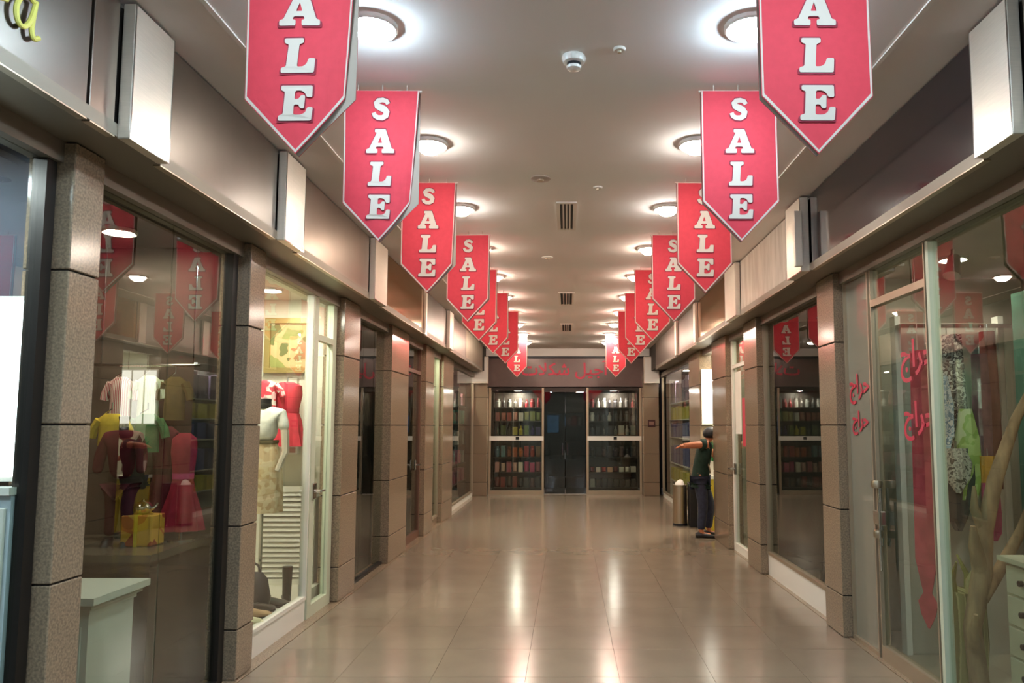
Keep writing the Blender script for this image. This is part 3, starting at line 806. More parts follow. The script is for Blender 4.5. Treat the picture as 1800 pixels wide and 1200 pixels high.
for z, nm, (k, c, h) in zip(ZS, lev, left_rows):
    row(k, c, (-1.76, ye + 0.12, 0), (-0.64, ye + 0.12, 0), z, h, 0.14, nm + ', left end shop window', 'goods on the ' + nm + ', left end shop window')
for z, nm, (k, c, h) in zip(ZS, lev, right_rows):
    row(k, c, (0.52, ye + 0.12, 0), (1.64, ye + 0.12, 0), z, h, 0.14, nm + ', right end shop window', 'goods on the ' + nm + ', right end shop window')
# inside the end shop, seen through the door
shelf_unit('display_shelf', -0.5, 0.4, ENDY + 1.5, ENDY + 1.8, [0.3, 0.75, 1.2, 1.6, 1.95], 'dark rear shelves seen through the end shop door', M_shelf_dk, back='E', top=2.35)
row('jb', ['#3a3a3a', '#5a5248', '#8a8a86', '#4a3c34', '#3a3a3a', '#6a5a50'], (-0.48, ENDY + 1.62, 0), (0.38, ENDY + 1.62, 0), 0.75, 0.25, 0.14, 'middle rear shelf seen through the end shop door', 'goods behind the end shop door')
row('bp', ['#3a6a9a', '#4a86b8', '#2c3c4a', '#5a3030', '#7a3434', '#3a3430'], (-0.48, ENDY + 1.62, 0), (0.38, ENDY + 1.62, 0), 1.6, 0.26, 0.14, 'upper rear shelf seen through the end shop door', 'goods behind the end shop door')
# lit blue screen on the left side of the doorway
scr = thing('advert_screen', 'glowing blue screen inside the end shop door', 'screen', (-0.36, ENDY + 0.6, 1.5))
B(-0.52, -0.2, ENDY + 0.6, ENDY + 0.64, 1.42, 1.88).build('bezel', M_blk, scr)
B(-0.50, -0.22, ENDY + 0.594, ENDY + 0.6, 1.44, 1.86).build('display', pattern_mat('blue_screen', ['#14304e', '#2a6aa8', '#5aa0dc', '#1c4a7a'], 7, 'noise'), scr)
MATS['blue_screen'].node_tree.nodes['Principled BSDF'].inputs['Emission Color'].default_value = lin('#3a86d0')
MATS['blue_screen'].node_tree.nodes['Principled BSDF'].inputs['Emission Strength'].default_value = 0.5
B(-0.38, -0.34, ENDY + 0.62, ENDY + 0.66, 0.004, 1.42).build('post', M_blk, scr)
B(-0.48, -0.24, ENDY + 0.52, ENDY + 0.76, 0.0, 0.02).build('foot', M_blk, scr)

# far right shop: violet and yellow packs
shelf_unit('display_shelf', 2.32, 2.62, 12.95, 16.9, [0.42, 0.80, 1.36, 1.74, 2.10], 'white shelves of yellow and violet packs in the far right shop', M_shelf_wh, back='R', top=2.65)
def many(c, n): return [c[i % len(c)] for i in range(n)]
for z, h, cols, nm in ((0.42, 0.30, ['#c9b83a', '#d2c24a'], 'yellow packs, lowest shelf'), (0.80, 0.42, ['#5a5a8c', '#6a6a9c', '#52527c'], 'violet-blue packs, second shelf from the bottom'),
                       (1.36, 0.32, ['#5c5c90', '#6868a0', '#4e4e7a'], 'violet-blue packs, middle shelf'), (1.74, 0.29, ['#c8b83c', '#d6c84e'], 'yellow packs, fourth shelf from the bottom'), (2.10, 0.5, ['#8a7a92', '#94849c', '#7c6e88'], 'tall mauve packs, top shelf')):
    row('b', many(cols, 9), (2.43, 13.0, 0), (2.43, 16.85, 0), z, h, 0.2, nm.split(', ')[1] + ', far right shop', nm + ' in the far right shop', 0.86, label=nm.split(',')[0][:-1])
# far left shop shelves
shelf_unit('display_shelf', -2.62, -2.32, 13.7, 16.9, [0.4, 0.8, 1.2, 1.65, 2.05], 'crowded shelves in the far left shop window', M_shelf_dk, back='L', top=2.5)
for z, h, cols, nm in ((0.4, 0.3, ['#7a2a44', '#8a3a54', '#5a2434'], 'lowest'), (0.8, 0.3, ['#b85a7c', '#8a8a86', '#a84a68'], 'second lowest'), (1.2, 0.34, ['#3c3a3c', '#6a6a6a', '#bcb8b0'], 'middle'),
                       (1.65, 0.3, ['#2a6a5a', '#3a8a78', '#2c4a44'], 'second highest'), (2.05, 0.32, ['#9a6a7a', '#c08a90', '#5a5254'], 'highest')):
    row('jb', many(cols, 8), (-2.43, 13.75, 0), (-2.43, 16.85, 0), z, h, 0.18, nm + ' shelf of the far left shop', 'goods on the ' + nm + ' shelf, far left shop', 0.85)
# green-lit left display
shelf_unit('display_shelf', -2.85, -2.6, 11.66, 12.6, [0.45, 0.95, 1.45, 1.9], 'pale shelves in the green-lit left display', M_shelf_wh, back='L', top=2.4)
for z, cols, nm in ((0.45, ['#8aa84a', '#b8b04a', '#5a6a3a'], 'lowest'), (0.95, ['#e4f0dc', '#9ac88a', '#c8e0c0'], 'second lowest'), (1.45, ['#d8ecd0', '#6ab06a', '#eef4e8'], 'second highest'), (1.9, ['#4a8ac0', '#3a9a6a', '#6aa8d8'], 'highest')):
    row('jt', many(cols, 5), (-2.72, 11.7, 0), (-2.72, 12.56, 0), z, 0.32, 0.16, nm + ' shelf of the green-lit display', 'bottles on the ' + nm + ' shelf, green-lit display')

# ------------------------------------------------------------------ garments and mannequins
def skin_mesh(name, joints, edges, m, parent=None, levels=2, root=0):
    """joints: (x,y,z,r or (r1,r2)) -> smooth skinned mesh, in the parent's local space"""
    me = bpy.data.meshes.new(name); me.from_pydata([j[:3] for j in joints], edges, [])
    o = bpy.data.objects.new(name, me); COL.objects.link(o)
    bpy.context.view_layer.objects.active = o
    md = o.modifiers.new('skin', 'SKIN')
    if not me.skin_vertices: raise RuntimeError('no skin layer')
    for i, j in enumerate(joints):
        r = j[3]; me.skin_vertices[0].data[i].radius = r if isinstance(r, tuple) else (r, r)
        me.skin_vertices[0].data[i].use_root = (i == root)
    md.use_smooth_shade = True
    o.modifiers.new('sub', 'SUBSURF').levels = levels
    o.modifiers['sub'].render_levels = levels
    bpy.context.view_layer.update()
    nm = bpy.data.meshes.new_from_object(o.evaluated_get(bpy.context.evaluated_depsgraph_get()))
    COL.objects.unlink(o); bpy.data.objects.remove(o)
    nm.materials.clear(); nm.materials.append(m)
    for p in nm.polygons: p.use_smooth = True
    q = bpy.data.objects.new(name, nm); COL.objects.link(q)
    if parent is not None: q.parent = parent
    return q
def cloth(c, name=None): return mat('cloth_' + c.strip('#'), c, 0.8, var=0.12, scale=18, bump=0.3, spec=0.2)
M_mann = mat('mannequin_black', '#1c1a1c', 0.35); M_mannw = mat('mannequin_skin', '#d8c8b4', 0.4)

# red childrens clothes shop (left): dark counter, white pedestal, clothes
ct = thing('display_counter', 'dark brown display counter under the red child mannequin', 'counter', (-2.85, 4.5, 0))
B(-3.4, -2.3, 4.15, 4.88, 0.004, 0.86).build('body', mat('dark_counter', '#3a3028', 0.4), ct)
B(-3.42, -2.28, 4.12, 4.89, 0.86, 0.90).build('top', mat('counter_top', '#5a5246', 0.25), ct)
pd = thing('white_pedestal', 'carved white pedestal behind the left window, in front of the dark counter', 'pedestal', (-2.52, 3.85, 0))
M_ped = mat('pedestal_white', '#cfd0c4', 0.5)
B(-2.70, -2.31, 3.66, 4.03, 0.08, 0.70).build('body', M_ped, pd)
B(-2.73, -2.28, 3.63, 4.06, 0.004, 0.08).build('plinth', M_ped, pd, bevel=0.01)
m = MB(); 
for k, (e, za, zb) in enumerate(((0.01, 0.70, 0.725), (0.03, 0.725, 0.75), (0.055, 0.75, 0.785))): m.box(-2.70 - e, -2.31 + e, 3.66 - e, 4.03 + e, za, zb)
m.build('moulded_top', M_ped, pd)
for xa, xb in ((-2.67, -2.52), (-2.49, -2.34)):
    B(xa, xb, 3.652, 3.66, 0.15, 0.64).build('front_panel', M_ped, pd, bevel=0.003)
def childmann(x, y, z, jacket, trouser, label, h=0.78):
    t = thing('child_mannequin', label, 'mannequin', (x, y, z)); k = h / 0.78
    def J(l): return [(a * k, b * k, c * k, r * k) for a, b, c, r in l]
    legs = J([(0, 0, 0.36, 0.065), (-0.045, 0, 0.32, 0.05), (-0.05, 0.01, 0.18, 0.038), (-0.055, 0, 0.05, 0.034), (0.045, 0, 0.32, 0.05), (0.05, -0.01, 0.18, 0.038), (0.055, 0, 0.05, 0.034)])
    skin_mesh('trousers', legs, [(0, 1), (1, 2), (2, 3), (0, 4), (4, 5), (5, 6)], cloth(trouser), t)
    top = J([(0, 0, 0.38, 0.072), (0, 0, 0.50, 0.07), (0, 0, 0.62, 0.078), (0, 0, 0.68, 0.035), (-0.09, 0, 0.64, 0.038), (-0.125, -0.01, 0.53, 0.033), (-0.13, -0.03, 0.42, 0.03), (0.09, 0, 0.64, 0.038), (0.125, -0.01, 0.53, 0.033), (0.13, -0.03, 0.42, 0.03)])
    skin_mesh('jacket', top, [(0, 1), (1, 2), (2, 3), (2, 4), (4, 5), (5, 6), (2, 7), (7, 8), (8, 9)], cloth(jacket), t)
    MB().lathe([(0.028 * k, 0.66 * k), (0.024 * k, 0.73 * k), (0.03 * k, 0.75 * k), (0.03 * k, 0.76 * k), (0.0, 0.765 * k)]).build('neck_cap', M_mann, t, local=True, smooth=True)
    for s in (-1, 1):
        MB().loft([(0, s * 0.055 * k, -0.02, 0.026 * k, 0.05 * k), (0.02 * k, s * 0.055 * k, -0.015, 0.026 * k, 0.048 * k), (0.05 * k, s * 0.055 * k, 0, 0.022 * k, 0.024 * k)], 12).build('shoe', M_blk, t, local=True, smooth=True)
    return t
childmann(-2.66, 4.45, 0.90, '#5a1420', '#4a1220', 'headless child mannequin in a dark red suit on the dark counter')
def dress(x, y, z0, z1, wtop, wbot, c, belt, label, name='child_dress', stand=True, zf=0.0):
    t = thing(name, label, 'dress', (x, y, zf if stand else z0))
    H = z1 - z0; zw = z0 + H * 0.55
    dz = wloc(t).z
    sk = MB().loft([(zw - dz, 0, 0, wtop * 0.75, wtop * 0.5), (zw - H * 0.15 - dz, 0, 0, wtop * 0.95, wtop * 0.65), (z0 + H * 0.2 - dz, 0, 0, wbot * 0.85, wbot * 0.6), (z0 - dz, 0, 0, wbot, wbot * 0.7)], 36, 0.13, 9)
    sk.build('skirt', cloth(c), t, local=True, smooth=True)
    MB().loft([(zw - dz, 0, 0, wtop * 0.78, wtop * 0.52), (zw + H * 0.25 - dz, 0, 0, wtop, wtop * 0.6), (z1 - H * 0.06 - dz, 0, 0, wtop * 0.95, wtop * 0.5), (z1 - dz, 0, 0, wtop * 0.4, wtop * 0.3)], 20).build('bodice', cloth(c), t, local=True, smooth=True)
    MB().loft([(zw - 0.015 - dz, 0, 0, wtop * 0.82, wtop * 0.56), (zw + 0.02 - dz, 0, 0, wtop * 0.82, wtop * 0.56)], 20).build('belt', cloth(belt), t, local=True, smooth=True)
    if stand:
        MB().cyl((0, 0, 0.01), (0, 0, z0 - dz + 0.1), 0.012).build('stand_pole', M_chrome, t, local=True)
        MB().lathe([(0.0, 0.0), (0.09, 0.0), (0.09, 0.01), (0.0, 0.015)]).build('stand_base', M_chrome, t, local=True, smooth=True)
    return t
dress(-2.40, 4.66, 0.96, 1.56, 0.08, 0.13, '#a02a3c', '#d24a78', 'red gathered child dress with a pink belt behind the left window', zf=0.90)
dress(-2.55, 4.72, 0.97, 1.60, 0.085, 0.11, '#5a1a24', '#3a1018', 'dark maroon child dress beside the red suit mannequin', zf=0.90)
# rail of lit striped shirts
rail = thing('clothes_rail', 'chrome rail holding small striped shirts in the red clothes shop', 'rail', (-2.75, 4.8, 1.95))
MB().cyl((-3.1, 4.82, 2.0), (-2.4, 4.82, 2.0), 0.01).build('bar', M_chrome, rail)
for x in (-3.05, -2.45): MB().cyl((x, 4.82, 2.0), (x, 4.82, SOF - 0.02), 0.006).build('hanger_rod', M_chrome, rail)
def shirt(x, y, z, m, label, w_=0.07, h=0.3):
    t = thing('hanging_shirt', label, 'shirt', (x, y, z))
    MB().loft([(-h, 0, 0, w_, 0.03), (-h * 0.4, 0, 0, w_ * 0.95, 0.035), (-0.05, 0, 0, w_ * 1.05, 0.03), (-0.02, 0, 0, w_ * 0.5, 0.02)], 16).build('body', m, t, local=True, smooth=True)
    for s in (-1, 1): MB().tube([(s * w_ * 0.9, 0, -0.06), (s * w_ * 1.35, 0, -0.12), (s * w_ * 1.5, 0, -0.17)], [0.03, 0.028, 0.026], 8).build('sleeve', m, t, local=True, smooth=True)
    MB().tube([(-w_ * 0.6, 0, -0.02), (0, 0, 0.01), (0, 0, 0.05)], 0.004, 6).build('hanger', M_chrome, t, local=True)
    return t
shirt(-2.90, 4.8, 1.94, pattern_mat('stripe_pink', ['#e8d8cc', '#b04a54'], 9, 'wave', vec=(3, 0.2, 0.2)), 'pink striped shirt on the rail')
shirt(-2.72, 4.8, 1.95, pattern_mat('stripe_green', ['#e6e8c8', '#8aa860', '#dfe2c8'], 8, 'wave', vec=(3, 0.2, 0.2)), 'pale green striped shirt on the rail')
shirt(-2.55, 4.8, 1.94, cloth('#6a5a34'), 'olive shirt on the rail')
shirt(-2.84, 4.62, 1.70, cloth('#d8b83a'), 'yellow shirt hung below the striped shirts', 0.08, 0.22)
shirt(-2.64, 4.66, 1.70, cloth('#4a7a4a'), 'green shirt hung below the striped shirts', 0.08, 0.26)
gb = thing('gift_box', 'orange patterned box on the dark counter', 'box', (-2.52, 4.52, 0.9))
B(-2.62, -2.44, 4.40, 4.55, 0.90, 1.08).build('carton', pattern_mat('orange_print', ['#c8702a', '#d8a03a', '#a84a24'], 14), gb, bevel=0.006)
B(-2.54, -2.52, 4.396, 4.554, 0.90, 1.084).build('ribbon', cloth('#d8b83a'), gb)
tb = thing('silver_teapot', 'shiny silver toy pot on the orange box', 'pot', (-2.53, 4.47, 1.08))
MB().lathe([(0.03, 0.004), (0.05, 0.02), (0.055, 0.045), (0.04, 0.07), (0.02, 0.078), (0.008, 0.09), (0.0, 0.092)]).build('body', M_chrome, tb, local=True, smooth=True)
MB().tube([(0.045, 0, 0.03), (0.075, 0, 0.05), (0.085, 0, 0.07)], [0.012, 0.008, 0.006]).build('spout', M_chrome, tb, local=True, smooth=True)

# bright shop at the left edge: white lit board, shelf
wbd = thing('light_board', 'glowing white board behind the left edge window', 'light board', (-2.5, 2.98, 1.4))
B(-2.75, -2.215, 3.03, 3.06, 1.38, 2.14).build('frame', M_whiteg, wbd)
eb = emat('white_board_light', (0.86, 0.94, 1.0), 2.2)
B(-2.73, -2.22, 3.024, 3.03, 1.40, 2.12).build('lit_panel', eb, wbd)
cb = thing('white_cabinet', 'pale blue-white cabinet under the glowing board', 'cabinet', (-2.5, 3.0, 0))
B(-2.9, -2.215, 2.98, 3.06, 0.004, 1.33).build('body', mat('cool_white', '#c8d4e0', 0.4), cb)
B(-2.92, -2.21, 2.96, 3.06, 1.33, 1.36).build('top', M_whiteg, cb)
B(-2.86, -2.56, 2.968, 2.98, 0.06, 1.28).build('door', M_whiteg, cb, bevel=0.003); B(-2.54, -2.23, 2.968, 2.98, 0.06, 1.28).build('door', M_whiteg, cb, bevel=0.003)

# white mannequin display (left)
dp = thing('display_platform', 'white raised display floor behind the beige skirt window', 'platform', (-2.7, 5.7, 0))
B(-3.5, -2.27, 5.0, 6.95, 0.004, 0.17).build('deck', mat('platform_white', '#ddd6c6', 0.5), dp)
mq = thing('dress_mannequin', 'headless mannequin in a white blouse and beige skirt', 'mannequin', (-2.44, 5.98, 0.17))
zz = 0.17
MB().loft([(1.47 - zz, 0, 0, 0.10, 0.085), (1.43 - zz, 0, 0, 0.115, 0.095), (1.2 - zz, 0, 0, 0.15, 0.125), (0.92 - zz, 0, 0, 0.155, 0.13)], 36, 0.05, 8).build('skirt', pattern_mat('beige_lace', ['#d6b890', '#e2cba6', '#c7a67c'], 30), mq, local=True, smooth=True)
bl = [(0, 0, 1.46 - zz, 0.10), (0, 0, 1.60 - zz, 0.105), (0, 0, 1.71 - zz, 0.10), (0, 0, 1.77 - zz, 0.045), (-0.13, 0, 1.70 - zz, 0.05), (-0.17, -0.02, 1.56 - zz, 0.045), (0.13, 0, 1.70 - zz, 0.05), (0.17, -0.02, 1.56 - zz, 0.045)]
skin_mesh('blouse', bl, [(0, 1), (1, 2), (2, 3), (2, 4), (4, 5), (2, 6), (6, 7)], cloth('#f2ede2'), mq)
MB().loft([(1.465 - zz, 0, 0, 0.112, 0.10), (1.49 - zz, 0, 0, 0.112, 0.10)], 20).build('belt', cloth('#7a6a50'), mq, local=True, smooth=True)
MB().lathe([(0.05, 1.74 - zz), (0.045, 1.80 - zz), (0.05, 1.82 - zz), (0.0, 1.83 - zz)]).build('neck', M_mann, mq, local=True, smooth=True)
for s in (-1, 1): MB().tube([(s * 0.17, -0.02, 1.57 - zz), (s * 0.19, -0.04, 1.4 - zz), (s * 0.15, -0.1, 1.25 - zz)], [0.034, 0.03, 0.022]).build('arm', M_mannw, mq, local=True, smooth=True)
MB().cyl((0, 0, 0.01), (0, 0, 0.8), 0.015).build('stand_pole', M_chrome, mq, local=True)
MB().lathe([(0, 0), (0.15, 0), (0.15, 0.012), (0, 0.02)]).build('stand_base', M_chrome, mq, local=True, smooth=True)
dress(-2.55, 6.72, 1.42, 2.0, 0.14, 0.17, '#cc3a48', '#b83040', 'bright red dress hung at the back of the white display', 'hanging_dress', False)
hdr = [o for o in COL.objects if o.name.startswith('hanging_dress')][0]
MB().tube([(-2.55, 6.72, 1.98), (-2.55, 6.74, 2.04), (-2.55, 6.979, 2.05)], 0.008).build('wall_hook', M_chrome, hdr)
shirt(-2.72, 6.6, 2.03, pattern_mat('red_floral', ['#e8dcd0', '#d23c4c', '#e8b0b0'], 26), 'red and white floral top beside the bright red dress', 0.12, 0.3)
lv = thing('louvred_panel', 'white louvred panel at the back of the beige skirt display', 'louvre panel', (-2.55, 6.9, 0.17))
for xa, xb in ((-2.84, -2.80), (-2.36, -2.32)): B(xa, xb, 6.86, 6.90, 0.17, 1.05).build('stile', M_white, lv)
B(-2.80, -2.36, 6.86, 6.90, 1.0, 1.05).build('rail', M_white, lv); B(-2.80, -2.36, 6.86, 6.90, 0.17, 0.22).build('rail', M_white, lv)
B(-2.80, -2.36, 6.896, 6.90, 0.22, 1.0).build('backing', mat('louvre_back', '#8a8474', 0.7), lv)
for k in range(17):
    z = 0.235 + k * 0.0455
    MB().prism([(6.858, z), (6.866, z), (6.892, z + 0.034), (6.884, z + 0.034)], lambda u, v: (-2.80, u, v), lambda u, v: (-2.36, u, v)).build('slat', M_white, lv)
pf = thing('picture_frame', 'gold framed picture high on the white display wall', 'picture', (-2.6, 6.95, 2.1))
m = MB()
xa, xb, za, zb = -2.86, -2.42, 2.10, 2.62
m.box(xa, xb, 6.93, 6.97, za, za + 0.05).box(xa, xb, 6.93, 6.97, zb - 0.05, zb).box(xa, xa + 0.05, 6.93, 6.97, za + 0.05, zb - 0.05).box(xb - 0.05, xb, 6.93, 6.97, za + 0.05, zb - 0.05)
m.build('frame', mat('gold_frame', '#a8915a', 0.4, metal=0.5), pf)
B(xa + 0.05, xb - 0.05, 6.955, 6.97, za + 0.05, zb - 0.05).build('print', pattern_mat('picture_print', ['#8a8a4a', '#c8a070', '#6a6a3a', '#d8c8a0'], 4, 'noise'), pf)
sg = thing('price_sign', 'small white framed price card below the bright red dress', 'sign', (-2.6, 6.9, 1.33))
B(-2.68, -2.52, 6.93, 6.97, 1.34, 1.42).build('card', M_whiteg, sg); B(-2.665, -2.535, 6.927, 6.93, 1.355, 1.405).build('print', mat('card_print', '#b8867e', 0.6), sg)
def shoe(x, y, z, rot, c, label, L=0.24, boot=0.0, name='shoe'):
    t = thing(name, label, 'shoe', (x, y, z)); t.rotation_euler = (0, 0, rot); m_ = mat('leather_' + c.strip('#'), c, 0.4, var=0.1)
    w_ = L * 0.17
    rings = []
    for u, hw, hh in ((-0.5, 0.55, 0.34), (-0.42, 0.8, 0.38), (-0.2, 0.85, 0.36), (0.0, 0.8, 0.30), (0.2, 0.95, 0.22), (0.38, 0.9, 0.17), (0.5, 0.45, 0.1)):
        rings.append([(u * L, w_ * hw * math.cos(a), 0.014 + max(0.0, L * hh * (0.5 + 0.5 * math.sin(a)))) for a in [2 * PI * j / 10 for j in range(10)]])
    MB().rings(rings).build('upper', m_, t, local=True, smooth=True)
    so = []
    for z_ in (0.0, 0.014):
        so.append([(L * 0.52 * math.cos(2 * PI * j / 16), w_ * (1.0 + 0.1 * math.cos(2 * PI * j / 16)) * math.sin(2 * PI * j / 16), z_) for j in range(16)])
    MB().rings(so).build('sole', M_blk, t, local=True)
    if boot: MB().loft([(0.03, -L * 0.33, 0, L * 0.17, w_ * 0.9), (boot * 0.5, -L * 0.33, 0, L * 0.17, w_ * 0.95), (boot, -L * 0.33, 0, L * 0.2, w_ * 1.1)], 14).build('shaft', m_, t, local=True, smooth=True)
    return t
shoe(-2.30, 6.18, 0.17, 2.0, '#3c3a34', 'tall dark boot standing at the right end of the white display', 0.22, 0.3, 'boot')
shoe(-2.32, 6.0, 0.17, 0.6, '#4a443c', 'grey shoe beside the tall dark boot', 0.22, 0.1, 'boot')
shoe(-2.33, 5.80, 0.17, 1.2, '#3a2e2c', 'dark brown shoe in the middle of the white display floor')
shoe(-2.55, 5.72, 0.17, 0.3, '#2c2628', 'black shoe behind the dark brown shoe')
shoe(-2.31, 5.62, 0.17, 0.9, '#c8a078', 'tan sandal near the left window glass')
shoe(-2.5, 5.55, 0.17, 1.6, '#b88a6a', 'light brown shoe left of the tan sandal')
shoe(-2.31, 5.44, 0.17, 0.4, '#d8cfa8', 'cream shoe nearest the viewer on the white display floor')
hb = thing('handbag', 'slouchy dark handbag lying on the white display floor', 'bag', (-2.46, 5.88, 0.17))
MB().loft([(0.0, 0, 0, 0.13, 0.08), (0.1, 0, 0, 0.15, 0.095), (0.25, 0, 0, 0.12, 0.06), (0.3, 0, 0, 0.08, 0.02)], 18, 0.06, 5).build('body', mat('leather_bag', '#3a3234', 0.45, bump=0.5, scale=20), hb, local=True, smooth=True)
MB().tube([(-0.07, 0, 0.28), (-0.05, 0, 0.35), (0, 0, 0.38), (0.05, 0, 0.35), (0.07, 0, 0.28)], 0.01).build('handle', mat('leather_bag', '#3a3234'), hb, local=True, smooth=True)

# dark left shop: black mannequin with dark coat
cm = thing('coat_mannequin', 'black mannequin in a dark coat in the unlit left window', 'mannequin', (-2.65, 8.3, 0.004))
MB().loft([(1.45, 0, 0, 0.09, 0.07), (1.36, 0, 0, 0.19, 0.11), (1.1, 0, 0, 0.15, 0.11), (0.9, 0, 0, 0.17, 0.13), (0.6, 0, 0, 0.2, 0.15)], 20, 0.04, 6).build('coat', cloth('#24211f'), cm, local=True, smooth=True)
for s in (-1, 1):
    MB().tube([(s * 0.18, 0, 1.34), (s * 0.22, -0.02, 1.1), (s * 0.2, -0.08, 0.85)], [0.06, 0.05, 0.04]).build('sleeve', cloth('#24211f'), cm, local=True, smooth=True)
    MB().tube([(s * 0.08, 0, 0.65), (s * 0.08, 0, 0.3), (s * 0.08, 0, 0.02)], [0.06, 0.05, 0.04]).build('leg', M_mann, cm, local=True, smooth=True)
MB().lathe([(0.05, 1.43), (0.045, 1.5), (0.08, 1.58), (0.085, 1.66), (0.06, 1.74), (0.0, 1.76)]).build('head', M_mann, cm, local=True, smooth=True)
shelf_unit('display_shelf', -3.2, -2.9, 7.6, 9.0, [0.4, 0.9, 1.4, 1.9], 'dark shelves at the back of the unlit left shop', M_shelf_dk, back='L', top=2.3)

# right dark window: bar stool with draped top, shelves
st = thing('bar_stool', 'tall black stool in the dark right window', 'stool', (2.55, 6.95, 0.004))
for a, b in ((-1, -1), (-1, 1), (1, -1), (1, 1)):
    MB().cyl((a * 0.16, b * 0.16, 0.0), (a * 0.11, b * 0.11, 0.82), 0.013).build('leg', M_blk, st, local=True)
for z, e in ((0.3, 0.142), (0.55, 0.126)):
    m = MB()
    for p, q in (((-e, -e), (e, -e)), ((e, -e), (e, e)), ((e, e), (-e, e)), ((-e, e), (-e, -e))): m.cyl(p + (z,), q + (z,), 0.009)
    m.build('foot_ring', M_chrome, st, local=True)
MB().lathe([(0.0, 0.82), (0.16, 0.82), (0.17, 0.84), (0.16, 0.87), (0.0, 0.875)]).build('seat', M_blk, st, local=True, smooth=True)
bu = thing('bust_form', 'grey lace top on a bust form standing on the tall stool', 'bust form', (2.55, 6.95, 0.88))
MB().loft([(0.0, 0, 0, 0.10, 0.08), (0.12, 0, 0, 0.11, 0.085), (0.28, 0, 0, 0.14, 0.095), (0.36, 0, 0, 0.13, 0.08), (0.41, 0, 0, 0.05, 0.045), (0.47, 0, 0, 0.045, 0.045)], 20).build('lace_top', pattern_mat('grey_lace', ['#8a8680', '#c8c4bc', '#5a5652'], 30), bu, local=True, smooth=True)
shelf_unit('display_shelf', 3.2, 3.5, 6.4, 8.2, [0.4, 0.85, 1.3, 1.75], 'dim shelves at the back of the dark right window', M_shelf_dk, back='R', top=2.2)
row('jb', many(['#6a5a4a', '#8a7a68', '#7a3a34', '#5a5a54'], 8), (3.32, 6.45, 0), (3.32, 8.15, 0), 1.3, 0.26, 0.18, 'upper shelf at the back of the dark right window', 'goods at the back of the dark right window')
row('pb', many(['#8a4a3a', '#5a5044', '#a89a88'], 8), (3.32, 6.45, 0), (3.32, 8.15, 0), 0.85, 0.26, 0.18, 'middle shelf at the back of the dark right window', 'goods at the back of the dark right window')
# flowers at the foot of that window
fl = thing('flower_bunch', 'yellow and blue artificial flowers at the foot of the dark right window', 'flowers', (2.42, 6.45, 0.004))
MB().lathe([(0.07, 0.0), (0.09, 0.12), (0.095, 0.14), (0.0, 0.14)]).build('pot', mat('pot_grey', '#8a8278', 0.5), fl, local=True, smooth=True)
for k in range(9):
    a = k * 2.4; r = 0.05 + 0.02 * (k % 3); h = 0.26 + 0.05 * (k % 4)
    MB().tube([(0, 0, 0.12), (r * 0.5 * math.cos(a), r * 0.5 * math.sin(a), h * 0.7), (r * 1.5 * math.cos(a), r * 1.5 * math.sin(a), h)], 0.004, 6).build('stem', cloth('#4a6a3a'), fl, local=True)
    MB().lathe([(0.0, -0.02), (0.03, 0.0), (0.035, 0.015), (0.0, 0.025)], (r * 1.5 * math.cos(a), r * 1.5 * math.sin(a), h), 8).build('flower_head', cloth(('#c8b84a', '#7a92a8', '#d0c068')[k % 3]), fl, local=True, smooth=True)

# ------------------------------------------------------------------ scarf shop (right)
def scarf(x, y, z, prof, m, label, th=0.03, name='hanging_scarf'):
    """prof: (drop, half width, swing) folded cloth hanging from z; broad face towards the corridor and viewer"""
    t = thing(name, label, 'scarf', (x, y, z)); rings = []
    for d, hw, sw in prof:
        n = 14; ring = []
        for j in range(n):
            a = 2 * PI * j / n; u = math.cos(a)
            ring.append((sw + hw * u * 0.9, -0.35 * hw * u + th * math.sin(a) * (1 + 0.5 * math.sin(5 * u + d * 9)), -d))
        rings.append(ring)
    MB().rings(rings[::-1]).build('cloth', m, t, local=True, smooth=True)
    MB().tube([(0, 0, -0.01), (0, 0, 0.05)], 0.004, 6).build('hook', M_chrome, t, local=True)
    return t
sp = thing('scarf_stand', 'tall pale display board with the patterned scarves', 'display board', (2.75, 5.3, 0.004))
B(2.40, 3.15, 5.36, 5.40, 0.004, 2.35).build('board', mat('board_pale', '#b8b4a6', 0.6), sp)
B(2.38, 2.42, 5.34, 5.42, 0.004, 2.4).build('post', M_white, sp); B(3.13, 3.17, 5.34, 5.42, 0.004, 2.4).build('post', M_white, sp)
B(2.38, 3.17, 5.24, 5.34, 2.30, 2.33).build('hanging_bar', M_chrome, sp)
blk = pattern_mat('scarf_black_white', ['#1e1d1e', '#8a8a84', '#2c2b2c', '#c8c8c0', '#3a393a'], 22, 'noise')
lime = pattern_mat('scarf_lime', ['#b8cc7a', '#9cb85a', '#d2dca8'], 9, 'noise')
blue = pattern_mat('scarf_blue', ['#a8c4d0', '#dce8ea', '#7a9cae', '#e8eee8'], 26, 'noise')
scarf(2.70, 5.24, 2.25, [(0.0, 0.10, 0), (0.25, 0.11, 0), (0.6, 0.12, 0), (0.9, 0.12, 0.01), (1.05, 0.10, 0.01)], blk, 'black and white leafy scarf hanging above the dark pointed tip')
scarf(2.59, 5.16, 1.95, [(0.0, 0.06, 0), (0.2, 0.09, 0), (0.42, 0.08, 0), (0.5, 0.05, 0)], blue, 'pale blue white scarf knot left of the black leafy scarf', 0.05)
scarf(2.75, 5.12, 1.72, [(0.0, 0.04, 0), (0.2, 0.08, 0), (0.5, 0.09, 0), (0.62, 0.06, -0.01)], lime, 'lime green scarf in front of the black leafy scarf')
scarf(2.67, 5.14, 1.45, [(0.0, 0.12, 0), (0.2, 0.13, 0), (0.36, 0.11, 0), (0.48, 0.06, 0), (0.56, 0.012, 0)], mat('scarf_charcoal', '#3a3836', 0.7, var=0.2, scale=20), 'charcoal scarf ending in a dark point')
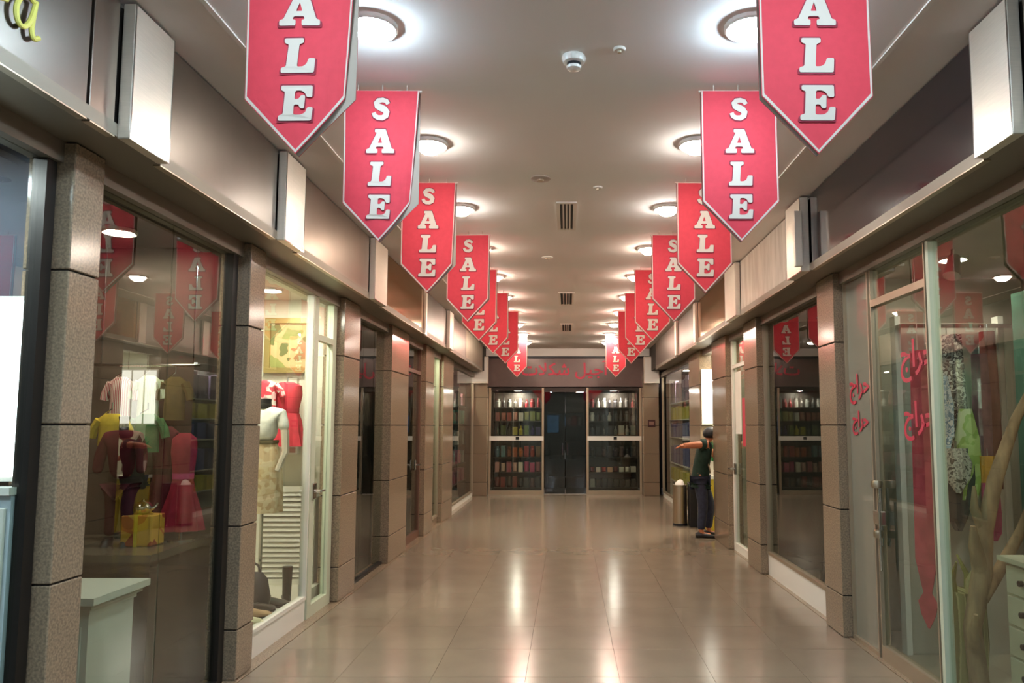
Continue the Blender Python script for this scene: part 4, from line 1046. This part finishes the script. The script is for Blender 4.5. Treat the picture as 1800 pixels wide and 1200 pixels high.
scarf(2.65, 5.08, 1.45, [(0.0, 0.06, 0), (0.1, 0.10, 0), (0.2, 0.08, 0), (0.3, 0.01, 0)], pattern_mat('scarf_speckle', ['#9a968a', '#c8c4b4', '#5a584e'], 40, 'noise'), 'speckled grey scarf tip over the charcoal scarf')
scarf(2.85, 5.10, 2.1, [(0.0, 0.05, 0), (0.3, 0.06, 0), (0.7, 0.06, 0)], mat('scarf_plum', '#5c3a44', 0.8, var=0.2, scale=20), 'plum brown scarf right of the black leafy scarf')
scarf(2.85, 5.06, 1.40, [(0.0, 0.05, 0), (0.14, 0.055, 0), (0.2, 0.055, 0)], cloth('#b88a2c'), 'mustard scarf above the magenta scarf')
scarf(2.85, 5.04, 1.22, [(0.0, 0.055, 0), (0.2, 0.06, 0), (0.33, 0.05, 0), (0.38, 0.02, 0)], cloth('#a82a5c'), 'magenta scarf under the mustard scarf')
scarf(2.97, 5.20, 2.27, [(0.0, 0.05, 0), (0.5, 0.06, 0), (0.9, 0.06, 0), (1.1, 0.05, 0)], cloth('#5a2e28'), 'dark red brown scarf at the right of the scarf board')
# long red hanging strip with a pointed tip behind the door
rs = thing('red_strip_banner', 'long red hanging strip with a pointed tip behind the scarf shop door', 'strip banner', (2.30, 4.84, 2.1))
prof = [(0.0, 0.06), (0.5, 0.068), (1.0, 0.075), (1.35, 0.08), (1.5, 0.045), (1.56, 0.03), (1.62, 0.07), (1.7, 0.05), (1.78, 0.006)]
rings = []
for d, hw in prof:
    rings.append([(-0.5 * hw, 0.8 * hw, -d), (0.5 * hw, -0.8 * hw, -d), (0.5 * hw + 0.006, -0.8 * hw + 0.004, -d), (-0.5 * hw + 0.006, 0.8 * hw + 0.004, -d)])
MB().rings(rings[::-1]).build('strip', mat('strip_red', '#b84450', 0.7, var=0.18, scale=9), rs, local=True)
MB().tube([(0, 0, 0), (0, 0, SOF - 0.1 - 2.1)], 0.003, 6).build('cord', M_cream, rs, local=True)
# driftwood trunk with branches
dw = thing('driftwood_trunk', 'gnarled driftwood trunk leaning at the right edge of the scarf shop', 'driftwood', (2.55, 4.34, 0.004))
M_drift = mat('driftwood', '#8f7454', 0.8, var=0.35, scale=16, bump=0.8, aniso=(1, 1, 0.25))
MB().tube([(-0.2, 0.0, 0.0), (-0.24, 0, 0.45), (-0.17, 0, 0.75), (-0.13, 0.02, 1.0), (-0.07, 0.0, 1.28), (0.08, 0.03, 1.62), (0.24, 0.03, 1.92)], [0.055, 0.048, 0.055, 0.045, 0.042, 0.03, 0.015], 12).build('trunk', M_drift, dw, local=True, smooth=True)
for i, (pts, rad) in enumerate((([(-0.17, 0, 0.75), (-0.22, -0.03, 0.92), (-0.23, -0.04, 1.03)], [0.05, 0.035, 0.015]), ([(-0.13, 0.02, 1.0), (-0.18, 0.03, 1.12), (-0.17, 0.04, 1.25)], [0.04, 0.025, 0.01]), ([(-0.19, 0, 0.62), (-0.05, 0.05, 0.75), (0.1, 0.06, 0.98), (0.16, 0.06, 1.15)], [0.05, 0.035, 0.03, 0.012]), ([(-0.22, 0, 0.3), (-0.27, -0.06, 0.42), (-0.27, -0.1, 0.55)], [0.04, 0.03, 0.012]))):
    MB().tube(pts, rad, 10).build('branch', M_drift, dw, local=True, smooth=True)
ch = thing('drawer_chest', 'cream chest of small drawers at the right edge of the scarf shop', 'drawers', (2.62, 3.9, 0.004))
M_chest = mat('chest_cream', '#b9b59c', 0.55, var=0.06, scale=6)
B(2.44, 2.82, 3.55, 4.2, 0.004, 0.86).build('carcass', M_chest, ch)
B(2.40, 2.84, 3.53, 4.22, 0.86, 0.885).build('top', M_chest, ch)
for k in range(5):
    for ya, yb in ((3.57, 3.87), (3.89, 4.18)):
        d = B(2.425, 2.44, ya, yb, 0.03 + k * 0.165, 0.18 + k * 0.165).build('drawer', M_chest, ch, bevel=0.003)
        q = MB().cyl((2.425, (ya + yb) / 2, 0.105 + k * 0.165), (2.405, (ya + yb) / 2, 0.105 + k * 0.165), 0.016).build('knob', M_blk, d)
bx = thing('green_gift_basket', 'lime green woven basket left of the driftwood', 'basket', (2.42, 4.62, 0.004))
m = MB(); m.loft([(0.0, 0, 0, 0.10, 0.10), (0.3, 0, 0, 0.125, 0.125), (0.6, 0, 0, 0.115, 0.115)], 20).build('body', pattern_mat('basket_weave', ['#9a9a62', '#b8b47c', '#77743f'], 12, 'wave', vec=(0.4, 0.4, 2.2)), bx, local=True, smooth=True)
for k in range(7):
    a = k * 0.9
    MB().tube([(0.08 * math.cos(a), 0.08 * math.sin(a), 0.55), (0.1 * math.cos(a), 0.1 * math.sin(a), 0.68), (0.15 * math.cos(a + 0.4), 0.15 * math.sin(a + 0.4), 0.76 + 0.03 * (k % 3))], [0.02, 0.018, 0.006], 8).build('leaf', cloth(('#a8a860', '#8a8c4a', '#c8c088')[k % 3]), bx, local=True, smooth=True)
gp = thing('glass_shelf_post', 'greenish glass upright beside the dark red brown scarf', 'glass upright', (3.05, 4.9, 0.004))
B(3.03, 3.07, 4.80, 5.0, 0.004, 2.5).build('glass_panel', mat('green_glass_edge', '#5a7a68', 0.15, spec=0.8), gp)
B(3.02, 3.08, 4.79, 5.01, 0.0, 0.03).build('clamp_foot', M_chrome, gp)
spt = thing('track_spotlight', 'grey cylindrical spotlight under the scarf shop ceiling', 'spotlight', (2.62, 4.95, SOF - 0.02))
MB().cyl((0, 0, 0), (0, 0, -0.06), 0.012).build('stem', M_steel2, spt, local=True)
MB().tube([(0.02, 0.02, -0.05), (-0.03, -0.03, -0.19)], [0.04, 0.055], 16).build('can', M_steel2, spt, local=True, smooth=True)

# red poster door shop and open bright shop
dress(2.75, 9.6, 0.9, 1.6, 0.12, 0.2, '#c8c0a8', '#8a8474', 'cream dress on a stand behind the red poster door', zf=0.004)
bd = thing('added_glow_board', 'added glowing board for the bright interior of the open shop beside the person', 'lit board', (2.42, 11.72, 1.62))
B(2.12, 2.72, 11.71, 11.745, 1.62, 2.50).build('frame', M_white, bd)
for xa in (2.135, 2.335, 2.535): B(xa, xa + 0.17, 11.704, 11.71, 1.64, 2.48).build('lit_panel', emat('warm_board_light', (1.0, 0.97, 0.84), 1.5), bd)  # glowing panels added to stand in for the bright shop interior
for xa in (2.3, 2.6): MB().cyl((xa, 11.73, 2.5), (xa, 11.73, SOF - 0.02), 0.006).build('hanging_rod', M_chrome, bd)
pt = thing('potted_plant', 'leafy green plant in the open bright shop', 'plant', (2.24, 11.52, 0.846))
MB().lathe([(0.08, 0), (0.11, 0.2), (0.115, 0.22), (0.0, 0.2)]).build('pot', M_whiteg, pt, local=True, smooth=True)
for k in range(14):
    a = k * 2.4; r = 0.09 + 0.03 * (k % 3); h = 0.3 + 0.035 * (k % 8)
    m = MB(); c_, s_ = math.cos(a), math.sin(a)
    m.prism([(0, -0.002), (0.35, 0.03), (0.75, 0.035), (1.0, 0.0), (0.75, -0.035), (0.35, -0.03)], lambda u, v: (u * r * 1.4 * c_ - v * s_, u * r * 1.4 * s_ + v * c_, 0.18 + u * h * (1.2 - 0.4 * u)), lambda u, v: (u * r * 1.4 * c_ - v * s_, u * r * 1.4 * s_ + v * c_, 0.184 + u * h * (1.2 - 0.4 * u)))
    m.build('leaf', cloth('#2e6a3c'), pt, local=True)
tbx = thing('counter_table', 'small yellow counter in the open bright shop', 'counter', (2.45, 11.5, 0.004))
B(2.14, 2.8, 11.32, 11.68, 0.004, 0.80).build('body', mat('yellow_counter', '#c8b030', 0.45, var=0.15, scale=4), tbx)
B(2.12, 2.82, 11.30, 11.70, 0.80, 0.845).build('top', M_white, tbx)

# ------------------------------------------------------------------ steel bin and the person
bn = thing('steel_bin', 'round steel litter bin beside the leaning person', 'bin', (1.82, 12.15, 0))
MB().lathe([(0.0, 0.004), (0.112, 0.004), (0.115, 0.03), (0.115, 0.62), (0.12, 0.625), (0.12, 0.65), (0.1, 0.655), (0.0, 0.64)], n=24).build('body', M_steel2, bn, local=True, smooth=True)
MB().lathe([(0.117, 0.0), (0.12, 0.0), (0.12, 0.035), (0.117, 0.04)], n=24).build('base_ring', M_blk, bn, local=True)
bgm = MB().loft([(0.60, 0, 0, 0.09, 0.09), (0.68, 0, 0, 0.075, 0.07), (0.72, 0.01, 0, 0.04, 0.045), (0.735, 0.01, 0, 0.012, 0.012)], 12, 0.25, 4); bgm.build('liner_bag', mat('liner_white', '#e8e0d6', 0.5), bn, local=True, smooth=True)
bb = thing('black_crate', 'black upright box standing next to the steel bin', 'box', (1.985, 12.0, 0))
B(1.94, 2.06, 11.9, 12.12, 0.0, 0.66).build('body', M_blk, bb, bevel=0.01); B(1.935, 2.065, 11.895, 12.125, 0.66, 0.69).build('lid', M_blk, bb, bevel=0.006)

PX, PY = 1.95, 10.88
pe = thing('person', 'person in dark green shirt and jeans leaning into the open shop, arm held out', 'person', (PX, PY, 0))
M_skin = mat('skin', '#c07a56', 0.55, spec=0.3); M_shirt = cloth('#23342a'); M_jean = mat('jeans', '#2c2f40', 0.8, var=0.2, scale=25, bump=0.3); M_hair = mat('hair', '#14110f', 0.55, var=0.3, scale=40)
# body: one continuous skin (head, neck, torso, arms, hands with fingers, legs)
J = []; Ed = []
def j(x, y, z, r, par=None):
    J.append((x, y, z, r)); 
    if par is not None: Ed.append((par, len(J) - 1))
    return len(J) - 1
pel = j(-0.02, 0, 0.86, (0.125, 0.10)); wa = j(0.0, 0, 1.03, (0.115, 0.085), pel); chs = j(0.045, 0, 1.24, (0.135, 0.10), wa); ns = j(0.08, 0, 1.36, 0.06, chs); nk = j(0.115, -0.005, 1.41, 0.05, ns)
hd0 = j(0.135, -0.01, 1.45, 0.075, nk); hd1 = j(0.16, -0.01, 1.48, 0.088, hd0); hd2 = j(0.20, -0.01, 1.465, 0.07, hd1)
shn = j(0.03, -0.15, 1.33, 0.058, chs); 
e1 = j(-0.12, -0.22, 1.33, 0.055, shn); w1 = j(-0.26, -0.25, 1.32, 0.042, e1); hn = j(-0.305, -0.255, 1.315, (0.02, 0.036), w1); hk = j(-0.34, -0.258, 1.31, (0.016, 0.036), hn)
for k, (dy, L_) in enumerate(((-0.028, 0.045), (-0.010, 0.058), (0.009, 0.054), (0.027, 0.04))):
    a_ = j(-0.355, -0.258 + dy, 1.307, 0.009, hk); b_ = j(-0.355 - L_ * 0.6, -0.258 + dy * 1.1, 1.297, 0.0085, a_); j(-0.355 - L_, -0.258 + dy * 1.1, 1.28, 0.007, b_)
th1 = j(-0.315, -0.298, 1.32, 0.011, hn); j(-0.352, -0.315, 1.325, 0.009, th1)
shf = j(0.08, 0.15, 1.32, 0.058, chs); e2 = j(0.25, 0.20, 1.15, 0.042, shf); w2 = j(0.42, 0.12, 1.08, 0.03, e2); h2 = j(0.47, 0.10, 1.07, (0.032, 0.018), w2)
for k, dy in enumerate((-0.028, -0.01, 0.009, 0.027)):
    a_ = j(0.51, 0.10 + dy, 1.065, 0.009, h2); j(0.55, 0.10 + dy, 1.05, 0.0075, a_)
th2 = j(0.48, 0.055, 1.08, 0.011, h2); j(0.515, 0.035, 1.08, 0.009, th2)
legs = []
for s, fx, kz in ((-1, -0.04, 0.0), (1, 0.10, 0.0)):
    hp = j(-0.02 + 0.02 * s, 0.085 * s, 0.80, 0.085, pel); kn = j(0.0 if s < 0 else 0.14, 0.09 * s, 0.47, 0.058, hp); an = j(fx, 0.09 * s, 0.10, 0.038, kn); ft = j(fx + 0.03, 0.09 * s, 0.05, 0.036, an); to = j(fx + 0.15, 0.085 * s, 0.04, 0.03, ft)
    legs.append((hp, kn, an, ft, to))
skin_mesh('body', J, Ed, M_skin, pe)
def sub(ids, edges, grow, m, name, lv=2):
    jj = []
    for i in ids:
        x_, y_, z_, r_ = J[i]; r_ = tuple(q + grow for q in r_) if isinstance(r_, tuple) else r_ + grow
        jj.append((x_, y_, z_, r_))
    return skin_mesh(name, jj, [(ids.index(a), ids.index(b)) for a, b in edges], m, pe, lv)
# shirt with short sleeves
J.append((J[shn][0] * 0.35 + J[e1][0] * 0.65, J[shn][1] * 0.35 + J[e1][1] * 0.65, J[shn][2] * 0.35 + J[e1][2] * 0.65, 0.05)); sl1 = len(J) - 1
J.append(((J[shf][0] + J[e2][0]) / 2, (J[shf][1] + J[e2][1]) / 2, (J[shf][2] + J[e2][2]) / 2, 0.05)); sl2 = len(J) - 1
J.append((-0.03, 0, 0.77, (0.14, 0.115))); hem = len(J) - 1
sub([pel, wa, chs, ns, shn, sl1, shf, sl2, hem], [(hem, pel), (pel, wa), (wa, chs), (chs, ns), (chs, shn), (shn, sl1), (chs, shf), (shf, sl2)], 0.036, M_shirt, 'shirt')
idl = [pel] + [q for l in legs for q in l[:3]]
sub(idl, [(pel, legs[0][0]), (legs[0][0], legs[0][1]), (legs[0][1], legs[0][2]), (pel, legs[1][0]), (legs[1][0], legs[1][1]), (legs[1][1], legs[1][2])], 0.02, M_jean, 'jeans')
for s, l in ((-1, legs[0]), (1, legs[1])):
    fx, fy = J[l[2]][0], 0.09 * s
    rings = []
    for u, hw, hh in ((-0.075, 0.026, 0.07), (-0.05, 0.04, 0.085), (0.0, 0.044, 0.085), (0.06, 0.044, 0.07), (0.13, 0.05, 0.055), (0.18, 0.042, 0.045), (0.21, 0.018, 0.03)):
        rings.append([(fx + u, fy + hw * math.cos(a), 0.004 + hh * (0.5 + 0.5 * math.sin(a))) for a in [2 * PI * q / 12 for q in range(12)]])
    MB().rings(rings).build('shoe', mat('shoe_dark', '#241f1e', 0.5), pe, local=True, smooth=True)
# hair: cap over the bowed head
bm = bmesh.new(); bmesh.ops.create_uvsphere(bm, u_segments=20, v_segments=12, radius=0.105)
for v in bm.verts:
    v.co.x *= 1.15; v.co.z *= 0.95
    if v.co.x > 0.05 and v.co.z < 0.0: v.co *= 0.72
    if v.co.z < -0.05: v.co *= 0.86
bmesh.ops.translate(bm, verts=bm.verts, vec=(0.145, -0.01, 1.49))
hm = bpy.data.meshes.new('hair'); bm.to_mesh(hm); bm.free(); hm.materials.append(M_hair)
for p in hm.polygons: p.use_smooth = True
ho = bpy.data.objects.new('hair', hm); COL.objects.link(ho); ho.parent = pe
# face: nose, eyes, ear on the front of the bowed head
MB().lathe([(0.0, -0.012), (0.013, -0.004), (0.012, 0.006), (0.0, 0.014)], (0.268, -0.01, 1.44), 10).build('nose', M_skin, pe, local=True, smooth=True)
for s in (-1, 1):
    MB().lathe([(0.0, -0.01), (0.010, 0), (0.0, 0.01)], (0.255, -0.01 + s * 0.032, 1.462), 10).build('eye', M_blk, pe, local=True, smooth=True)
    MB().lathe([(0.0, -0.028), (0.012, -0.01), (0.014, 0.012), (0.0, 0.03)], (0.165, -0.01 + s * 0.092, 1.455), 10).build('ear', M_skin, pe, local=True, smooth=True)
MB().tube([(0.25, -0.03, 1.41), (0.256, -0.01, 1.408), (0.25, 0.01, 1.41)], 0.005, 6).build('mouth', mat('lip', '#8a4038', 0.5), pe, local=True, smooth=True)
MB().tube([(-0.06, -0.10, 1.36), (-0.02, -0.145, 1.28), (0.05, -0.135, 1.12), (0.10, -0.10, 0.98), (0.12, -0.02, 0.92)], 0.012, 6).build('shoulder_strap', cloth('#a89a84'), pe, local=True, smooth=True)
